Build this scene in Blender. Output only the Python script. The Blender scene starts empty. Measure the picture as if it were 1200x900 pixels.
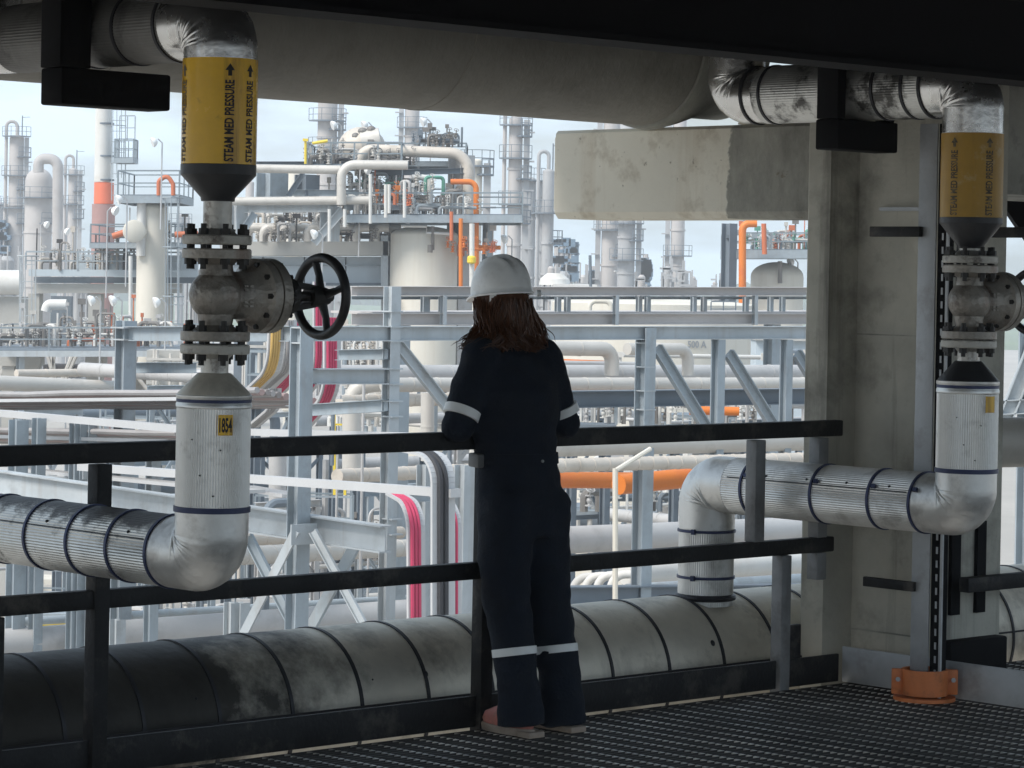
import bpy, bmesh, math, random
from mathutils import Vector, Matrix, noise as mnoise
V = Vector
C = bpy.context.scene.collection
sc = bpy.context.scene
random.seed(7)

# ---------------------------------------------------------------- camera
F = 3400.0; VH = 324.0; ROLL = math.radians(1.1); EYE = 1.68
cr, sr = math.cos(ROLL), math.sin(ROLL)
cam_d = bpy.data.cameras.new("camera"); cam = bpy.data.objects.new("camera", cam_d); C.objects.link(cam)
cam_d.sensor_width = 36; cam_d.sensor_fit = 'HORIZONTAL'; cam_d.lens = F / 1200 * 36
cam_d.shift_y = -(450 - VH) / 1200
cam_d.clip_start = 0.1; cam_d.clip_end = 6000
m = Matrix(((cr, -sr, 0, 0), (0, 0, -1, 0), (sr, cr, 0, EYE), (0, 0, 0, 1)))
cam.matrix_world = m
sc.camera = cam

# ---------------------------------------------------------------- sky, sun, exposure
SUN_EL, SUN_AZ = math.radians(48), math.radians(-128)      # azimuth clockwise from +Y: high on the left, a little in front
w = bpy.data.worlds.new("World"); sc.world = w; w.use_nodes = True
nt = w.node_tree; nt.nodes.clear()
def wn(t, **k):
    n = nt.nodes.new(t)
    for a, b in k.items(): setattr(n, a, b)
    return n
sky = wn('ShaderNodeTexSky', sky_type='NISHITA', sun_disc=False, sun_elevation=SUN_EL, sun_rotation=SUN_AZ, air_density=1.2, dust_density=2.0)
tc = wn('ShaderNodeTexCoord'); mp = wn('ShaderNodeMapping'); mp.inputs['Scale'].default_value = (5, 5, 19)
n1 = wn('ShaderNodeTexNoise'); n1.inputs['Scale'].default_value = 1.6; n1.inputs['Detail'].default_value = 6; n1.inputs['Roughness'].default_value = .52
rp = wn('ShaderNodeValToRGB'); rp.color_ramp.elements[0].position = .38; rp.color_ramp.elements[1].position = .60
rp.color_ramp.elements[0].color = (.2, .2, .2, 1); rp.color_ramp.elements[1].color = (.97, .97, .97, 1)
mx = wn('ShaderNodeMixRGB'); mx.inputs[2].default_value = (8.2, 10.1, 12.0, 1)
bg = wn('ShaderNodeBackground'); bg.inputs[1].default_value = 0.08
ow = wn('ShaderNodeOutputWorld')
L = nt.links.new
L(tc.outputs['Generated'], mp.inputs[0]); L(mp.outputs[0], n1.inputs['Vector']); L(n1.outputs['Fac'], rp.inputs[0])
L(rp.outputs[0], mx.inputs[0]); L(sky.outputs[0], mx.inputs[1]); L(mx.outputs[0], bg.inputs[0]); L(bg.outputs[0], ow.inputs[0])
sd = bpy.data.lights.new("sun", 'SUN'); sd.energy = 2.7; sd.angle = math.radians(22); sd.color = (1, .96, .9)
so = bpy.data.objects.new("sun", sd); C.objects.link(so)
sdir = V((math.sin(SUN_AZ) * math.cos(SUN_EL), math.cos(SUN_AZ) * math.cos(SUN_EL), math.sin(SUN_EL)))
so.rotation_euler = sdir.to_track_quat('Z', 'Y').to_euler()
sc.view_settings.view_transform = 'Standard'; sc.view_settings.look = 'None'
sc.view_settings.exposure = 0.55; sc.view_settings.gamma = 1; sc.view_settings.use_curve_mapping = False
sc.cycles.max_bounces = 8; sc.cycles.diffuse_bounces = 5; sc.cycles.glossy_bounces = 4; sc.cycles.volume_bounces = 1
sc.cycles.use_denoising = True
sc.cycles.sample_clamp_indirect = 6

# ---------------------------------------------------------------- frames
RD = V((.7266, .6871, 0)); QD = V((-.6871, .7266, 0)); ZD = V((0, 0, 1))   # along the guard rail; across it, outwards
def P(u, v, Y):
    xc = (u - 600) / F; yc = (VH - v) / F
    return V(((xc * cr - yc * sr) * Y, Y, EYE + (xc * sr + yc * cr) * Y))
def RQ(r, q, z): return RD * r + QD * q + ZD * z
def dR(u, u0, Y0): return Y0 * (4200 - u0) / (4200 - u)       # depth along a line in the rail's direction
def dQ(u, u0, Y0): return Y0 * (u0 + 2611) / (u + 2611)       # depth along a line across it
FRQ = Matrix((RD, QD, ZD)).transposed()

# ---------------------------------------------------------------- mesh builder
class MB:
    def __init__(s): s.bm = bmesh.new()
    def face_loop(s, a, b):
        n = len(a)
        for i in range(n):
            try: s.bm.faces.new((a[i], a[(i + 1) % n], b[(i + 1) % n], b[i]))
            except ValueError: pass
    def ring(s, pts): return [s.bm.verts.new(p) for p in pts]
    def cap(s, r, flip=False):
        try: s.bm.faces.new(r[::-1] if flip else r)
        except ValueError: pass
    def box(s, c, sx, sy, sz, ax=None, bev=0):
        """box of full sizes sx,sy,sz about c, axes ax = 3 vectors"""
        ax = ax or (V((1, 0, 0)), V((0, 1, 0)), ZD)
        c = V(c); vs = []
        for k in (-1, 1):
            for j in (-1, 1):
                for i in (-1, 1):
                    vs.append(s.bm.verts.new(c + ax[0] * (i * sx / 2) + ax[1] * (j * sy / 2) + ax[2] * (k * sz / 2)))
        fs = [(0, 2, 3, 1), (4, 5, 7, 6), (0, 1, 5, 4), (2, 6, 7, 3), (0, 4, 6, 2), (1, 3, 7, 5)]
        ff = [s.bm.faces.new([vs[i] for i in f]) for f in fs]
        if bev:
            es = list({e for f in ff for e in f.edges})
            bmesh.ops.bevel(s.bm, geom=es, offset=bev, segments=2, affect='EDGES', profile=.5)
        return s
    def rbox(s, r0, r1, q0, q1, z0, z1, bev=0):
        return s.box(RQ((r0 + r1) / 2, (q0 + q1) / 2, (z0 + z1) / 2), r1 - r0, q1 - q0, z1 - z0, (RD, QD, ZD), bev)
    def bar(s, p0, p1, h, wd, up=ZD, bev=0):
        p0, p1 = V(p0), V(p1); d = (p1 - p0); l = d.length
        if l < 1e-6: return s
        d /= l
        if abs(d.dot(up)) > .98: up = V((0, 1, 0)) if abs(d.y) < .9 else V((1, 0, 0))
        sd_ = d.cross(up).normalized(); u2 = sd_.cross(d)
        return s.box((p0 + p1) / 2, l, wd, h, (d, sd_, u2), bev)
    def ibeam(s, p0, p1, h, wd, t=None, up=ZD):
        t = t or max(h, wd) * .07
        p0, p1 = V(p0), V(p1); d = (p1 - p0).normalized()
        if abs(d.dot(up)) > .98: up = QD
        sd_ = d.cross(up).normalized(); u2 = sd_.cross(d)
        a = h / 2; b = wd / 2; c = t / 2
        prof = [(-b, -a), (b, -a), (b, -a + t), (c, -a + t), (c, a - t), (b, a - t), (b, a), (-b, a), (-b, a - t), (-c, a - t), (-c, -a + t), (-b, -a + t)]
        r0 = s.ring([p0 + sd_ * x + u2 * y for x, y in prof]); r1 = s.ring([p1 + sd_ * x + u2 * y for x, y in prof])
        s.face_loop(r0, r1); s.cap(r0, True); s.cap(r1)
        return s
    def channel(s, p0, p1, h, wd, t=.008, up=ZD, side=1):
        p0, p1 = V(p0), V(p1); d = (p1 - p0).normalized()
        if abs(d.dot(up)) > .98: up = QD
        sd_ = d.cross(up).normalized() * side; u2 = ZD if up == ZD else up
        u2 = sd_.cross(d) * side
        a = h / 2
        prof = [(0, -a), (wd, -a), (wd, -a + t), (t, -a + t), (t, a - t), (wd, a - t), (wd, a), (0, a)]
        r0 = s.ring([p0 + sd_ * x + u2 * y for x, y in prof]); r1 = s.ring([p1 + sd_ * x + u2 * y for x, y in prof])
        s.face_loop(r0, r1); s.cap(r0, True); s.cap(r1)
        return s
    def tube(s, pts, r, n=12, caps=True, rf=None):
        pts = [V(p) for p in pts]; N = len(pts)
        tang = []
        for i in range(N):
            a = pts[max(i - 1, 0)]; b = pts[min(i + 1, N - 1)]
            tang.append((b - a).normalized())
        t0 = tang[0]; ref = ZD if abs(t0.z) < .9 else V((0, 1, 0))
        x = t0.cross(ref).normalized(); prev = None
        for i in range(N):
            t = tang[i]
            x = (x - t * x.dot(t)).normalized(); y = t.cross(x)
            ri = r[i] if isinstance(r, (list, tuple)) else r
            ring = []
            for k in range(n):
                a = 2 * math.pi * k / n
                rr = rf(i, k, x * math.cos(a) + y * math.sin(a)) * ri if rf else ri
                ring.append(s.bm.verts.new(pts[i] + (x * math.cos(a) + y * math.sin(a)) * rr))
            if prev: s.face_loop(prev, ring)
            elif caps: s.cap(ring, True)
            prev = ring
        if caps: s.cap(prev)
        return s
    def cyl(s, p0, p1, r0, r1=None, n=16): return s.tube([p0, p1], [r0, r0 if r1 is None else r1], n)
    def lathe(s, p0, axis, prof, n=24, ph=0):
        """prof = [(distance along axis, radius)]"""
        p0 = V(p0); t = V(axis).normalized(); ref = ZD if abs(t.z) < .9 else V((0, 1, 0))
        x = t.cross(ref).normalized(); y = t.cross(x); prev = None
        for d, r in prof:
            ring = s.ring([p0 + t * d + (x * math.cos(2 * math.pi * (k + ph) / n) + y * math.sin(2 * math.pi * (k + ph) / n)) * max(r, 1e-4) for k in range(n)])
            if prev: s.face_loop(prev, ring)
            else: s.cap(ring, True)
            prev = ring
        s.cap(prev)
        return s
    def torus(s, c, axis, R, r, n=40, k=10, sq=1):
        c = V(c); t = V(axis).normalized(); ref = ZD if abs(t.z) < .9 else V((0, 1, 0))
        x = t.cross(ref).normalized(); y = t.cross(x); rings = []
        for i in range(n):
            a = 2 * math.pi * i / n; o = x * math.cos(a) + y * math.sin(a)
            rings.append(s.ring([c + o * (R + r * math.cos(2 * math.pi * j / k)) + t * (r * sq * math.sin(2 * math.pi * j / k)) for j in range(k)]))
        for i in range(n): s.face_loop(rings[i], rings[(i + 1) % n])
        return s
    def ball(s, c, rx, ry, rz, ax=None, n=16, m=10):
        ax = ax or (V((1, 0, 0)), V((0, 1, 0)), ZD); c = V(c); rings = []
        for j in range(1, m):
            th = math.pi * j / m
            rings.append(s.ring([c + ax[0] * (rx * math.sin(th) * math.cos(2 * math.pi * k / n)) + ax[1] * (ry * math.sin(th) * math.sin(2 * math.pi * k / n)) + ax[2] * (rz * math.cos(th)) for k in range(n)]))
        top = s.bm.verts.new(c + ax[2] * rz); bot = s.bm.verts.new(c - ax[2] * rz)
        for a, b in zip(rings, rings[1:]): s.face_loop(a, b)
        for k in range(n):
            s.bm.faces.new((top, rings[0][k], rings[0][(k + 1) % n])); s.bm.faces.new((bot, rings[-1][(k + 1) % n], rings[-1][k]))
        return s
    def hexnut(s, p, axis, r, h): return s.lathe(p, axis, [(0, r), (h, r)], 6)
    def build(s, name, mat, parent=None, base=None, sharp=38):
        bm = s.bm
        bmesh.ops.recalc_face_normals(bm, faces=bm.faces)
        org = V((0, 0, 0))
        if parent is not None:
            org = V(parent['_o'])
        elif base is not None: org = V(base)
        elif len(bm.verts):
            xs = [v.co for v in bm.verts]
            lo = V((min(v.x for v in xs), min(v.y for v in xs), min(v.z for v in xs))); hi = V((max(v.x for v in xs), max(v.y for v in xs), max(v.z for v in xs)))
            org = V(((lo.x + hi.x) / 2, (lo.y + hi.y) / 2, lo.z))
        for v in bm.verts: v.co -= org
        ca = math.radians(sharp)
        for f in bm.faces: f.smooth = True
        for e in bm.edges:
            if len(e.link_faces) == 2:
                if e.calc_face_angle(0) > ca: e.smooth = False
            else: e.smooth = False
        me = bpy.data.meshes.new(name); bm.to_mesh(me); bm.free()
        me.materials.append(mat)
        o = bpy.data.objects.new(name, me); C.objects.link(o)
        o['_o'] = list(org)
        if parent is not None: o.parent = parent; o.location = org - V(parent['_o'])
        else: o.location = org
        return o
def tag(o, label=None, cat=None, group=None, kind=None):
    if label: o['label'] = label
    if cat: o['category'] = cat
    if group: o['group'] = group
    if kind: o['kind'] = kind
    return o
def thing(name, label, cat, base, group=None):
    o = bpy.data.objects.new(name, None); C.objects.link(o); o.location = V(base); o['_o'] = list(V(base))
    o.empty_display_size = .1
    return tag(o, label, cat, group)
def fillet(pts, R, n=7):
    pts = [V(p) for p in pts]; out = [pts[0]]
    for i in range(1, len(pts) - 1):
        a, b, c = pts[i - 1], pts[i], pts[i + 1]
        d0 = (a - b); d1 = (c - b); l0, l1 = d0.length, d1.length; d0 /= l0; d1 /= l1
        ang = d0.angle(d1)
        if ang > math.radians(176): out.append(b); continue
        k = min(R / math.tan(ang / 2), l0 * .48, l1 * .48); rr = k * math.tan(ang / 2)
        bis = (d0 + d1).normalized(); ctr = b + bis * (rr / math.sin(ang / 2))
        s0 = b + d0 * k - ctr; s1 = b + d1 * k - ctr; tot = s0.angle(s1); axn = s0.cross(s1).normalized()
        for j in range(n + 1): out.append(ctr + Matrix.Rotation(tot * j / n, 3, axn) @ s0)
    out.append(pts[-1])
    return out

# ---------------------------------------------------------------- materials
def mat(name, col, rough=.5, metal=0, var=.14, scale=3.0, bump=0, bscale=None, stain=None, samt=.55, sscale=2.2, sfall=.12, streak=None, spec=.5, stretch=None):
    """procedural: base colour varied by noise, optional stains (own shape), optional vertical runs, bump"""
    mt = bpy.data.materials.new(name); mt.use_nodes = True
    t = mt.node_tree; b = t.nodes['Principled BSDF']; l = t.links.new
    b.inputs['Metallic'].default_value = metal; b.inputs['Specular IOR Level'].default_value = spec
    co = t.nodes.new('ShaderNodeTexCoord'); src = co.outputs['Object']
    if stretch:
        mpp = t.nodes.new('ShaderNodeMapping'); mpp.inputs['Scale'].default_value = stretch; l(src, mpp.inputs[0]); vec = mpp.outputs[0]
    else: vec = src
    n = t.nodes.new('ShaderNodeTexNoise'); n.inputs['Scale'].default_value = scale; n.inputs['Detail'].default_value = 6; n.inputs['Roughness'].default_value = .62
    l(vec, n.inputs['Vector'])
    r = t.nodes.new('ShaderNodeValToRGB'); r.color_ramp.elements[0].position = .3; r.color_ramp.elements[1].position = .72
    c = V(col[:3]); lo = c * (1 - var); hi = c * (1 + var)
    r.color_ramp.elements[0].color = (*lo, 1); r.color_ramp.elements[1].color = (*[min(x, .95) for x in hi], 1)
    l(n.outputs['Fac'], r.inputs[0]); out = r.outputs[0]
    rgh = None
    def over(out, colr, amt, sc_, fall, pos, strv):
        mp2 = t.nodes.new('ShaderNodeMapping'); mp2.inputs['Scale'].default_value = strv; mp2.inputs['Location'].default_value = (3.1, 7.7, 1.3)
        l(src, mp2.inputs[0])
        n2 = t.nodes.new('ShaderNodeTexNoise'); n2.inputs['Scale'].default_value = sc_; n2.inputs['Detail'].default_value = 8; n2.inputs['Roughness'].default_value = .68
        l(mp2.outputs[0], n2.inputs['Vector'])
        r2 = t.nodes.new('ShaderNodeValToRGB'); r2.color_ramp.elements[0].position = pos; r2.color_ramp.elements[1].position = pos + fall
        r2.color_ramp.elements[0].color = (0, 0, 0, 1); r2.color_ramp.elements[1].color = (amt, amt, amt, 1)
        l(n2.outputs['Fac'], r2.inputs[0])
        m2 = t.nodes.new('ShaderNodeMixRGB'); m2.inputs[2].default_value = (*colr, 1)
        l(r2.outputs[0], m2.inputs[0]); l(out, m2.inputs[1])
        return m2.outputs[0], r2.outputs[0]
    if stain: out, sm = over(out, stain, samt, sscale, sfall, .53, (1, 1, 1))
    if streak: out, _ = over(out, streak[0], streak[1], streak[2], .2, .52, (1, 1, .06))
    l(out, b.inputs['Base Color'])
    mr = t.nodes.new('ShaderNodeMapRange'); mr.inputs['To Min'].default_value = max(rough - .1, .05); mr.inputs['To Max'].default_value = min(rough + .14, 1)
    l(n.outputs['Fac'], mr.inputs[0]); l(mr.outputs[0], b.inputs['Roughness'])
    if bump:
        n3 = t.nodes.new('ShaderNodeTexNoise'); n3.inputs['Scale'].default_value = bscale or scale * 8; n3.inputs['Detail'].default_value = 5
        l(vec, n3.inputs['Vector'])
        bp = t.nodes.new('ShaderNodeBump'); bp.inputs['Strength'].default_value = bump; bp.inputs['Distance'].default_value = .02
        l(n3.outputs['Fac'], bp.inputs['Height']); l(bp.outputs[0], b.inputs['Normal'])
    return mt
M = {}
M['post_grey'] = mat('post_grey', (.20, .20, .20), .55, .2, .25, 6, .15, 60, stain=(.09, .08, .075), samt=.5, sscale=5)
M['dark_steel'] = mat('dark_steel', (.024, .024, .025), .55, .2, .3, 6, .15, 60, stain=(.16, .14, .12), samt=.35, sscale=5, spec=.2)
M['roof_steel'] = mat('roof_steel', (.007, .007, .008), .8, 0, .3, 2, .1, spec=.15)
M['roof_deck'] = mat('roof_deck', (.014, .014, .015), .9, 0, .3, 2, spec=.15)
M['grate'] = mat('grate', (.026, .0255, .025), .6, .3, .35, 3, 0, stain=(.01, .01, .01), samt=.9, sscale=2.5)
M['grate_rod'] = mat('grate_rod', (.52, .50, .47), .4, .2, .6, 3)
M['clad'] = mat('clad', (.68, .67, .645), .40, .72, .10, 9, .06, 40, stain=(.22, .205, .19), samt=.4, sscale=7)
M['clad_shiny'] = mat('clad_shiny', (.66, .65, .63), .24, .95, .08, 9, .05, 30, stain=(.30, .28, .26), samt=.4, sscale=9)
M['clad_shaded'] = mat('clad_shaded', (.16, .155, .145), .5, .5, .3, 6, .1, 30, stain=(.04, .038, .035), samt=.8, sscale=4)  # roof shade on the left upper run put into a darker cladding colour
M['clad_dirty'] = mat('clad_dirty', (.58, .575, .55), .40, .8, .2, 9, .08, 40, stain=(.035, .033, .03), samt=.9, sscale=5.5, sfall=.1)
M['clad_dull'] = mat('clad_dull', (.64, .59, .50), .5, .35, .14, 5, .1, 25, stain=(.24, .21, .17), samt=.55, sscale=3.5, streak=((.14, .12, .1), .5, 5))
M['band'] = mat('band', (.035, .045, .1), .45, .4, .2, 9)
M['band_dark'] = mat('band_dark', (.03, .03, .035), .5, .4, .2, 9)
M['label_yellow'] = mat('label_yellow', (.86, .49, .02), .24, 0, .14, 5, .03, 30, stain=(.30, .15, .02), samt=.7, sscale=6, streak=((.15, .065, .012), .8, 10))
M['label_worn'] = mat('label_worn', (.44, .25, .03), .45, 0, .15, 5, .03, 30, stain=(.5, .42, .25), samt=.7, sscale=7, streak=((.25, .13, .03), .8, 14))
M['ink'] = mat('ink', (.02, .017, .012), .6, 0, .2, 20)
M['ink_worn'] = mat('ink_worn', (.10, .08, .05), .7, 0, .4, 30, stain=(.30, .22, .10), samt=.8, sscale=25)
M['black_mastic'] = mat('black_mastic', (.022, .022, .024), .42, 0, .3, 8, .1, 30)
M['valve_paint'] = mat('valve_paint', (.46, .44, .395), .5, .1, .2, 12, .25, 60, stain=(.05, .035, .025), samt=.95, sscale=11, sfall=.16)
M['valve_cast'] = mat('valve_cast', (.30, .275, .24), .38, .35, .3, 9, .3, 60, stain=(.045, .026, .016), samt=.95, sscale=6, sfall=.16, streak=((.12, .05, .022), .75, 9))
M['valve_dark'] = mat('valve_dark', (.028, .026, .024), .55, .2, .35, 12, .25, 60)
M['wheel'] = mat('wheel', (.018, .018, .02), .42, 0, .3, 10, .08, 40)
M['neck'] = mat('neck', (.52, .50, .46), .38, .6, .2, 14, .2, 60, stain=(.12, .09, .07), samt=.8, sscale=18)
M['concrete'] = mat('concrete', (.44, .42, .36), .9, 0, .20, 2.6, .14, 55, stain=(.13, .125, .108), samt=.75, sscale=2.6, sfall=.2, streak=((.085, .08, .068), .8, 6))
M['concrete_pale'] = mat('concrete_pale', (.74, .69, .58), .9, 0, .07, 3, .07, 60, stain=(.40, .33, .24), samt=.45, sscale=7, streak=((.42, .30, .18), .45, 4))
M['concrete_grey'] = mat('concrete_grey', (.30, .295, .26), .9, 0, .22, 4, .15, 55, stain=(.12, .12, .11), samt=.7, sscale=3.5, streak=((.11, .105, .1), .6, 4))
M['wrap'] = mat('wrap', (.27, .255, .225), .8, 0, .13, 3, .25, 26, stain=(.16, .15, .13), samt=.5, sscale=2.5, stretch=(1.6, 1.6, .8))
M['galv'] = mat('galv', (.40, .41, .42), .5, .3, .16, 5, .08, 50, stain=(.22, .2, .19), samt=.4, sscale=6)
M['orange_clamp'] = mat('orange_clamp', (.62, .19, .06), .5, 0, .14, 8, .1, 60, stain=(.25, .09, .04), samt=.5, sscale=10)
# far plant paints
M['steel_blue'] = mat('steel_blue', (.315, .36, .39), .6, .1, .14, 1.6, 0, stain=(.22, .24, .25), samt=.5, sscale=1.8, streak=((.25, .20, .16), .35, 5))
M['steel_light'] = mat('steel_light', (.41, .44, .455), .6, .1, .14, 1.6, 0, stain=(.27, .28, .28), samt=.4, sscale=1.8, streak=((.25, .20, .16), .35, 5))
M['steel_dark'] = mat('steel_dark', (.15, .18, .21), .7, 0, .2, .6)
M['galv_white'] = mat('galv_white', (.50, .50, .50), .5, .1, .08, .7, stain=(.5, .49, .48), samt=.4, sscale=.8)
M['tray'] = mat('tray', (.50, .47, .45), .6, .1, .12, .8)
M['cream'] = mat('cream', (.64, .60, .52), .65, 0, .06, .4, stain=(.50, .44, .34), samt=.4, sscale=.35, streak=((.46, .38, .28), .45, .9))
M['white_paint'] = mat('white_paint', (.64, .63, .60), .6, 0, .07, .5, stain=(.5, .46, .4), samt=.4, sscale=.5, streak=((.5, .44, .36), .4, .9))
M['pipe_ins'] = mat('pipe_ins', (.55, .52, .475), .55, .2, .10, 1.0, stain=(.40, .37, .33), samt=.5, sscale=1.1)
M['pipe_ins_warm'] = mat('pipe_ins_warm', (.58, .52, .45), .6, .15, .12, 1.2, stain=(.38, .33, .27), samt=.5, sscale=1.2)
M['pipe_grey'] = mat('pipe_grey', (.46, .45, .44), .6, .1, .10, .8, stain=(.30, .29, .28), samt=.5, sscale=.8)
M['far_tower'] = mat('far_tower', (.45, .42, .40), .7, 0, .14, .12, stain=(.33, .30, .28), samt=.6, sscale=.16)
M['far_tower_b'] = mat('far_tower_b', (.38, .38, .38), .7, 0, .14, .12, stain=(.28, .27, .27), samt=.6, sscale=.2)
M['far_blue'] = mat('far_blue', (.13, .20, .27), .7, 0, .2, .2)
M['orange'] = mat('orange', (.68, .185, .02), .5, 0, .10, .8, stain=(.6, .13, .03), samt=.5, sscale=.8)
M['red_orange'] = mat('red_orange', (.55, .15, .06), .55, 0, .15, .8)
M['stack_orange'] = mat('stack_orange', (.75, .17, .08), .6, 0, .08, .5)
M['stack_brown'] = mat('stack_brown', (.36, .21, .19), .7, 0, .12, .5)
M['magenta'] = mat('magenta', (.50, .045, .11), .5, 0, .14, 2)
M['amber_cable'] = mat('amber_cable', (.62, .40, .12), .5, 0, .14, 2)
M['cable_dark'] = mat('cable_dark', (.03, .03, .034), .6, 0, .2, 2)
M['conc_far'] = mat('conc_far', (.42, .41, .38), .9, 0, .10, .3, stain=(.30, .29, .27), samt=.5, sscale=.3)
M['panel_blue'] = mat('panel_blue', (.46, .52, .555), .7, 0, .07, .3, stain=(.36, .40, .43), samt=.5, sscale=.4)
M['valve_grey'] = mat('valve_grey', (.20, .185, .17), .6, .2, .35, .9)
M['rail_steel'] = mat('rail_steel', (.22, .26, .285), .6, .1, .12, .8)
M['green_valve'] = mat('green_valve', (.10, .30, .22), .6, 0, .2, 1)
M['yellow_paint'] = mat('yellow_paint', (.78, .58, .05), .5, 0, .1, 1)
M['lamp_white'] = mat('lamp_white', (.8, .8, .78), .5, 0, .06, 1)
M['dark_hole'] = mat('dark_hole', (.05, .045, .045), .8, 0, .3, 1)
M['letter_grey'] = mat('letter_grey', (.30, .31, .32), .7, 0, .1, 1)
# ================================================================ platform
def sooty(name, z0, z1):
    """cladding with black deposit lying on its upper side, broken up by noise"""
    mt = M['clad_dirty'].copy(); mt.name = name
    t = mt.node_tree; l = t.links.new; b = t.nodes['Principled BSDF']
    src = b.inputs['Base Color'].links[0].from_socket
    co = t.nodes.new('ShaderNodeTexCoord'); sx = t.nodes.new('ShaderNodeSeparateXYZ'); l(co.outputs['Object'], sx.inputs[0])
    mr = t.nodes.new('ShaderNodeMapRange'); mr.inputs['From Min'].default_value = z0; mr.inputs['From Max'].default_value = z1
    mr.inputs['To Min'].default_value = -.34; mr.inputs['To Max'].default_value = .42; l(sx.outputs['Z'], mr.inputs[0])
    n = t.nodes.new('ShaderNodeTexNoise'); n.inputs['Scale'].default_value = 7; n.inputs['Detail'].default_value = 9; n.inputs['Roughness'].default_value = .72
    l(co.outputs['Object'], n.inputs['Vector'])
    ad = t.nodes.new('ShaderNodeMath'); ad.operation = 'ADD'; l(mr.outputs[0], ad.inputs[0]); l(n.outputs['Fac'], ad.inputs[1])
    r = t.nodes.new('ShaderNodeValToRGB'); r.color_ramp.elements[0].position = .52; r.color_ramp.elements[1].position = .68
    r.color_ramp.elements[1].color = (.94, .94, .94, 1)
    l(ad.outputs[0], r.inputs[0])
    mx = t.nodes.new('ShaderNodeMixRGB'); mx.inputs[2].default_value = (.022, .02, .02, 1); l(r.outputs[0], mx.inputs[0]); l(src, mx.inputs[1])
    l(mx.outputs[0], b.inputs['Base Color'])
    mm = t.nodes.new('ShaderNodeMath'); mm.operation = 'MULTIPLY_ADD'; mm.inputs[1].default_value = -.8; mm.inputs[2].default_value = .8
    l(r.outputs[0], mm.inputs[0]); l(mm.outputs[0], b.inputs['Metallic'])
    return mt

# deck: open steel grating, bearing bars along the rail, cross rods across it
g = MB()
DQ0, DQ1, DR0, DR1 = -3.0, 7.875, -2.4, 14.0
q = DQ1 - .004
while q > DQ0:
    g.rbox(DR0, DR1, q - .0025, q + .0025, -.03, 0)
    q -= .034
deck = tag(g.build('deck_floor', M['grate'], base=(0, 0, -.03)), kind='structure')
g = MB(); r_ = DR0
while r_ < DR1:
    g.rbox(r_ - .006, r_ + .006, DQ0, DQ1, -.009, -.0012); r_ += .1
tag(g.build('deck_floor_rods', M['grate_rod'], base=(0, 0, -.03)), kind='structure')
g = MB()
for rr in (2.2, 4.2, 6.2, 8.2, 10.2, 12.2): g.ibeam(RQ(rr, DQ0, -.16), RQ(rr, DQ1 - .08, -.16), .25, .12)
g.rbox(DR0, DR1, DQ1 - .012, DQ1, -.2, -.032)
tag(g.build('deck_floor_beams', M['roof_steel'], base=(0, 0, -.3)), kind='structure')
# upper deck overhead; unseen edges shaped for the light, open at right rear
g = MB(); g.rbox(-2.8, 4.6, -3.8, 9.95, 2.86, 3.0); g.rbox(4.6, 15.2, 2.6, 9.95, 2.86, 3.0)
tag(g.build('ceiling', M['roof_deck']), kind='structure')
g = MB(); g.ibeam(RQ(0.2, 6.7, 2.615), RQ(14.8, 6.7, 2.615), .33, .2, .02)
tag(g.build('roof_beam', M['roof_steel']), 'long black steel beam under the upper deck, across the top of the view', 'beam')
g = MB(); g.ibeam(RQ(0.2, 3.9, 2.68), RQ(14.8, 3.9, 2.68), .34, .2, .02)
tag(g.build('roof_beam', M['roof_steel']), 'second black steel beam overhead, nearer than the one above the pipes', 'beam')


# ---- guard railing
gr = thing('guard_railing', 'dark steel guard railing the worker leans on, running past both steam pipes', 'railing', RQ(7.4, 7.92, 0))
RQ0 = 7.92
g = MB(); g.rbox(3.2, 9.40, RQ0 - .025, RQ0 + .025, 1.036, 1.103, .006); g.build('top_rail', M['dark_steel'], gr)
g = MB(); g.rbox(3.2, 9.36, RQ0 - .022, RQ0 + .022, .553, .616, .006); g.build('mid_rail', M['dark_steel'], gr)
g = MB(); g.rbox(3.2, 9.42, RQ0 - .008, RQ0 + .008, .002, .118, .003); g.build('toe_plate', M['dark_steel'], gr)
for rr, z0, z1 in ((5.625, -.16, 1.033), (5.215, -.16, .553), (7.37, -.16, 1.033), (8.877, .616, 1.033), (9.05, -.16, .553), (9.27, .616, 1.033), (9.27, .44, .553), (3.7, -.16, 1.033)):
    g = MB(); g.rbox(rr - .03, rr + .03, RQ0 - .032, RQ0 + .026, z0, z1 - .001, .004); g.build('post', M['post_grey' if rr > 8 else 'dark_steel'], gr)
g = MB(); g.rbox(9.10, 9.17, RQ0 - .012, RQ0 + .012, .119, .26, .004); g.build('gusset', M['dark_steel'], gr)
g2 = thing('guard_railing', 'short dark guard railing beyond the concrete column, at the right edge', 'railing', RQ(10.5, 7.3, 0))
g = MB(); g.rbox(9.92, 13, 7.27, 7.32, 1.09, 1.16, .005); g.build('top_rail', M['dark_steel'], g2)
g = MB(); g.rbox(9.46, 13, 7.27, 7.32, .43, .49, .005); g.build('mid_rail', M['dark_steel'], g2)
g = MB(); g.rbox(9.90, 13, 7.29, 7.305, .002, .2, .003); g.build('toe_plate', M['dark_steel'], g2)
g = MB(); g.rbox(11.7, 11.76, 7.26, 7.325, -.16, 1.09, .004); g.build('post', M['dark_steel'], g2)
kp = MB(); kp.rbox(9.425, 9.438, 6.9, 7.90, .002, .15, .003)
tag(kp.build('kick_plate', M['galv']), 'grey galvanised kick plate along the foot of the concrete column', 'kick plate')

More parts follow.
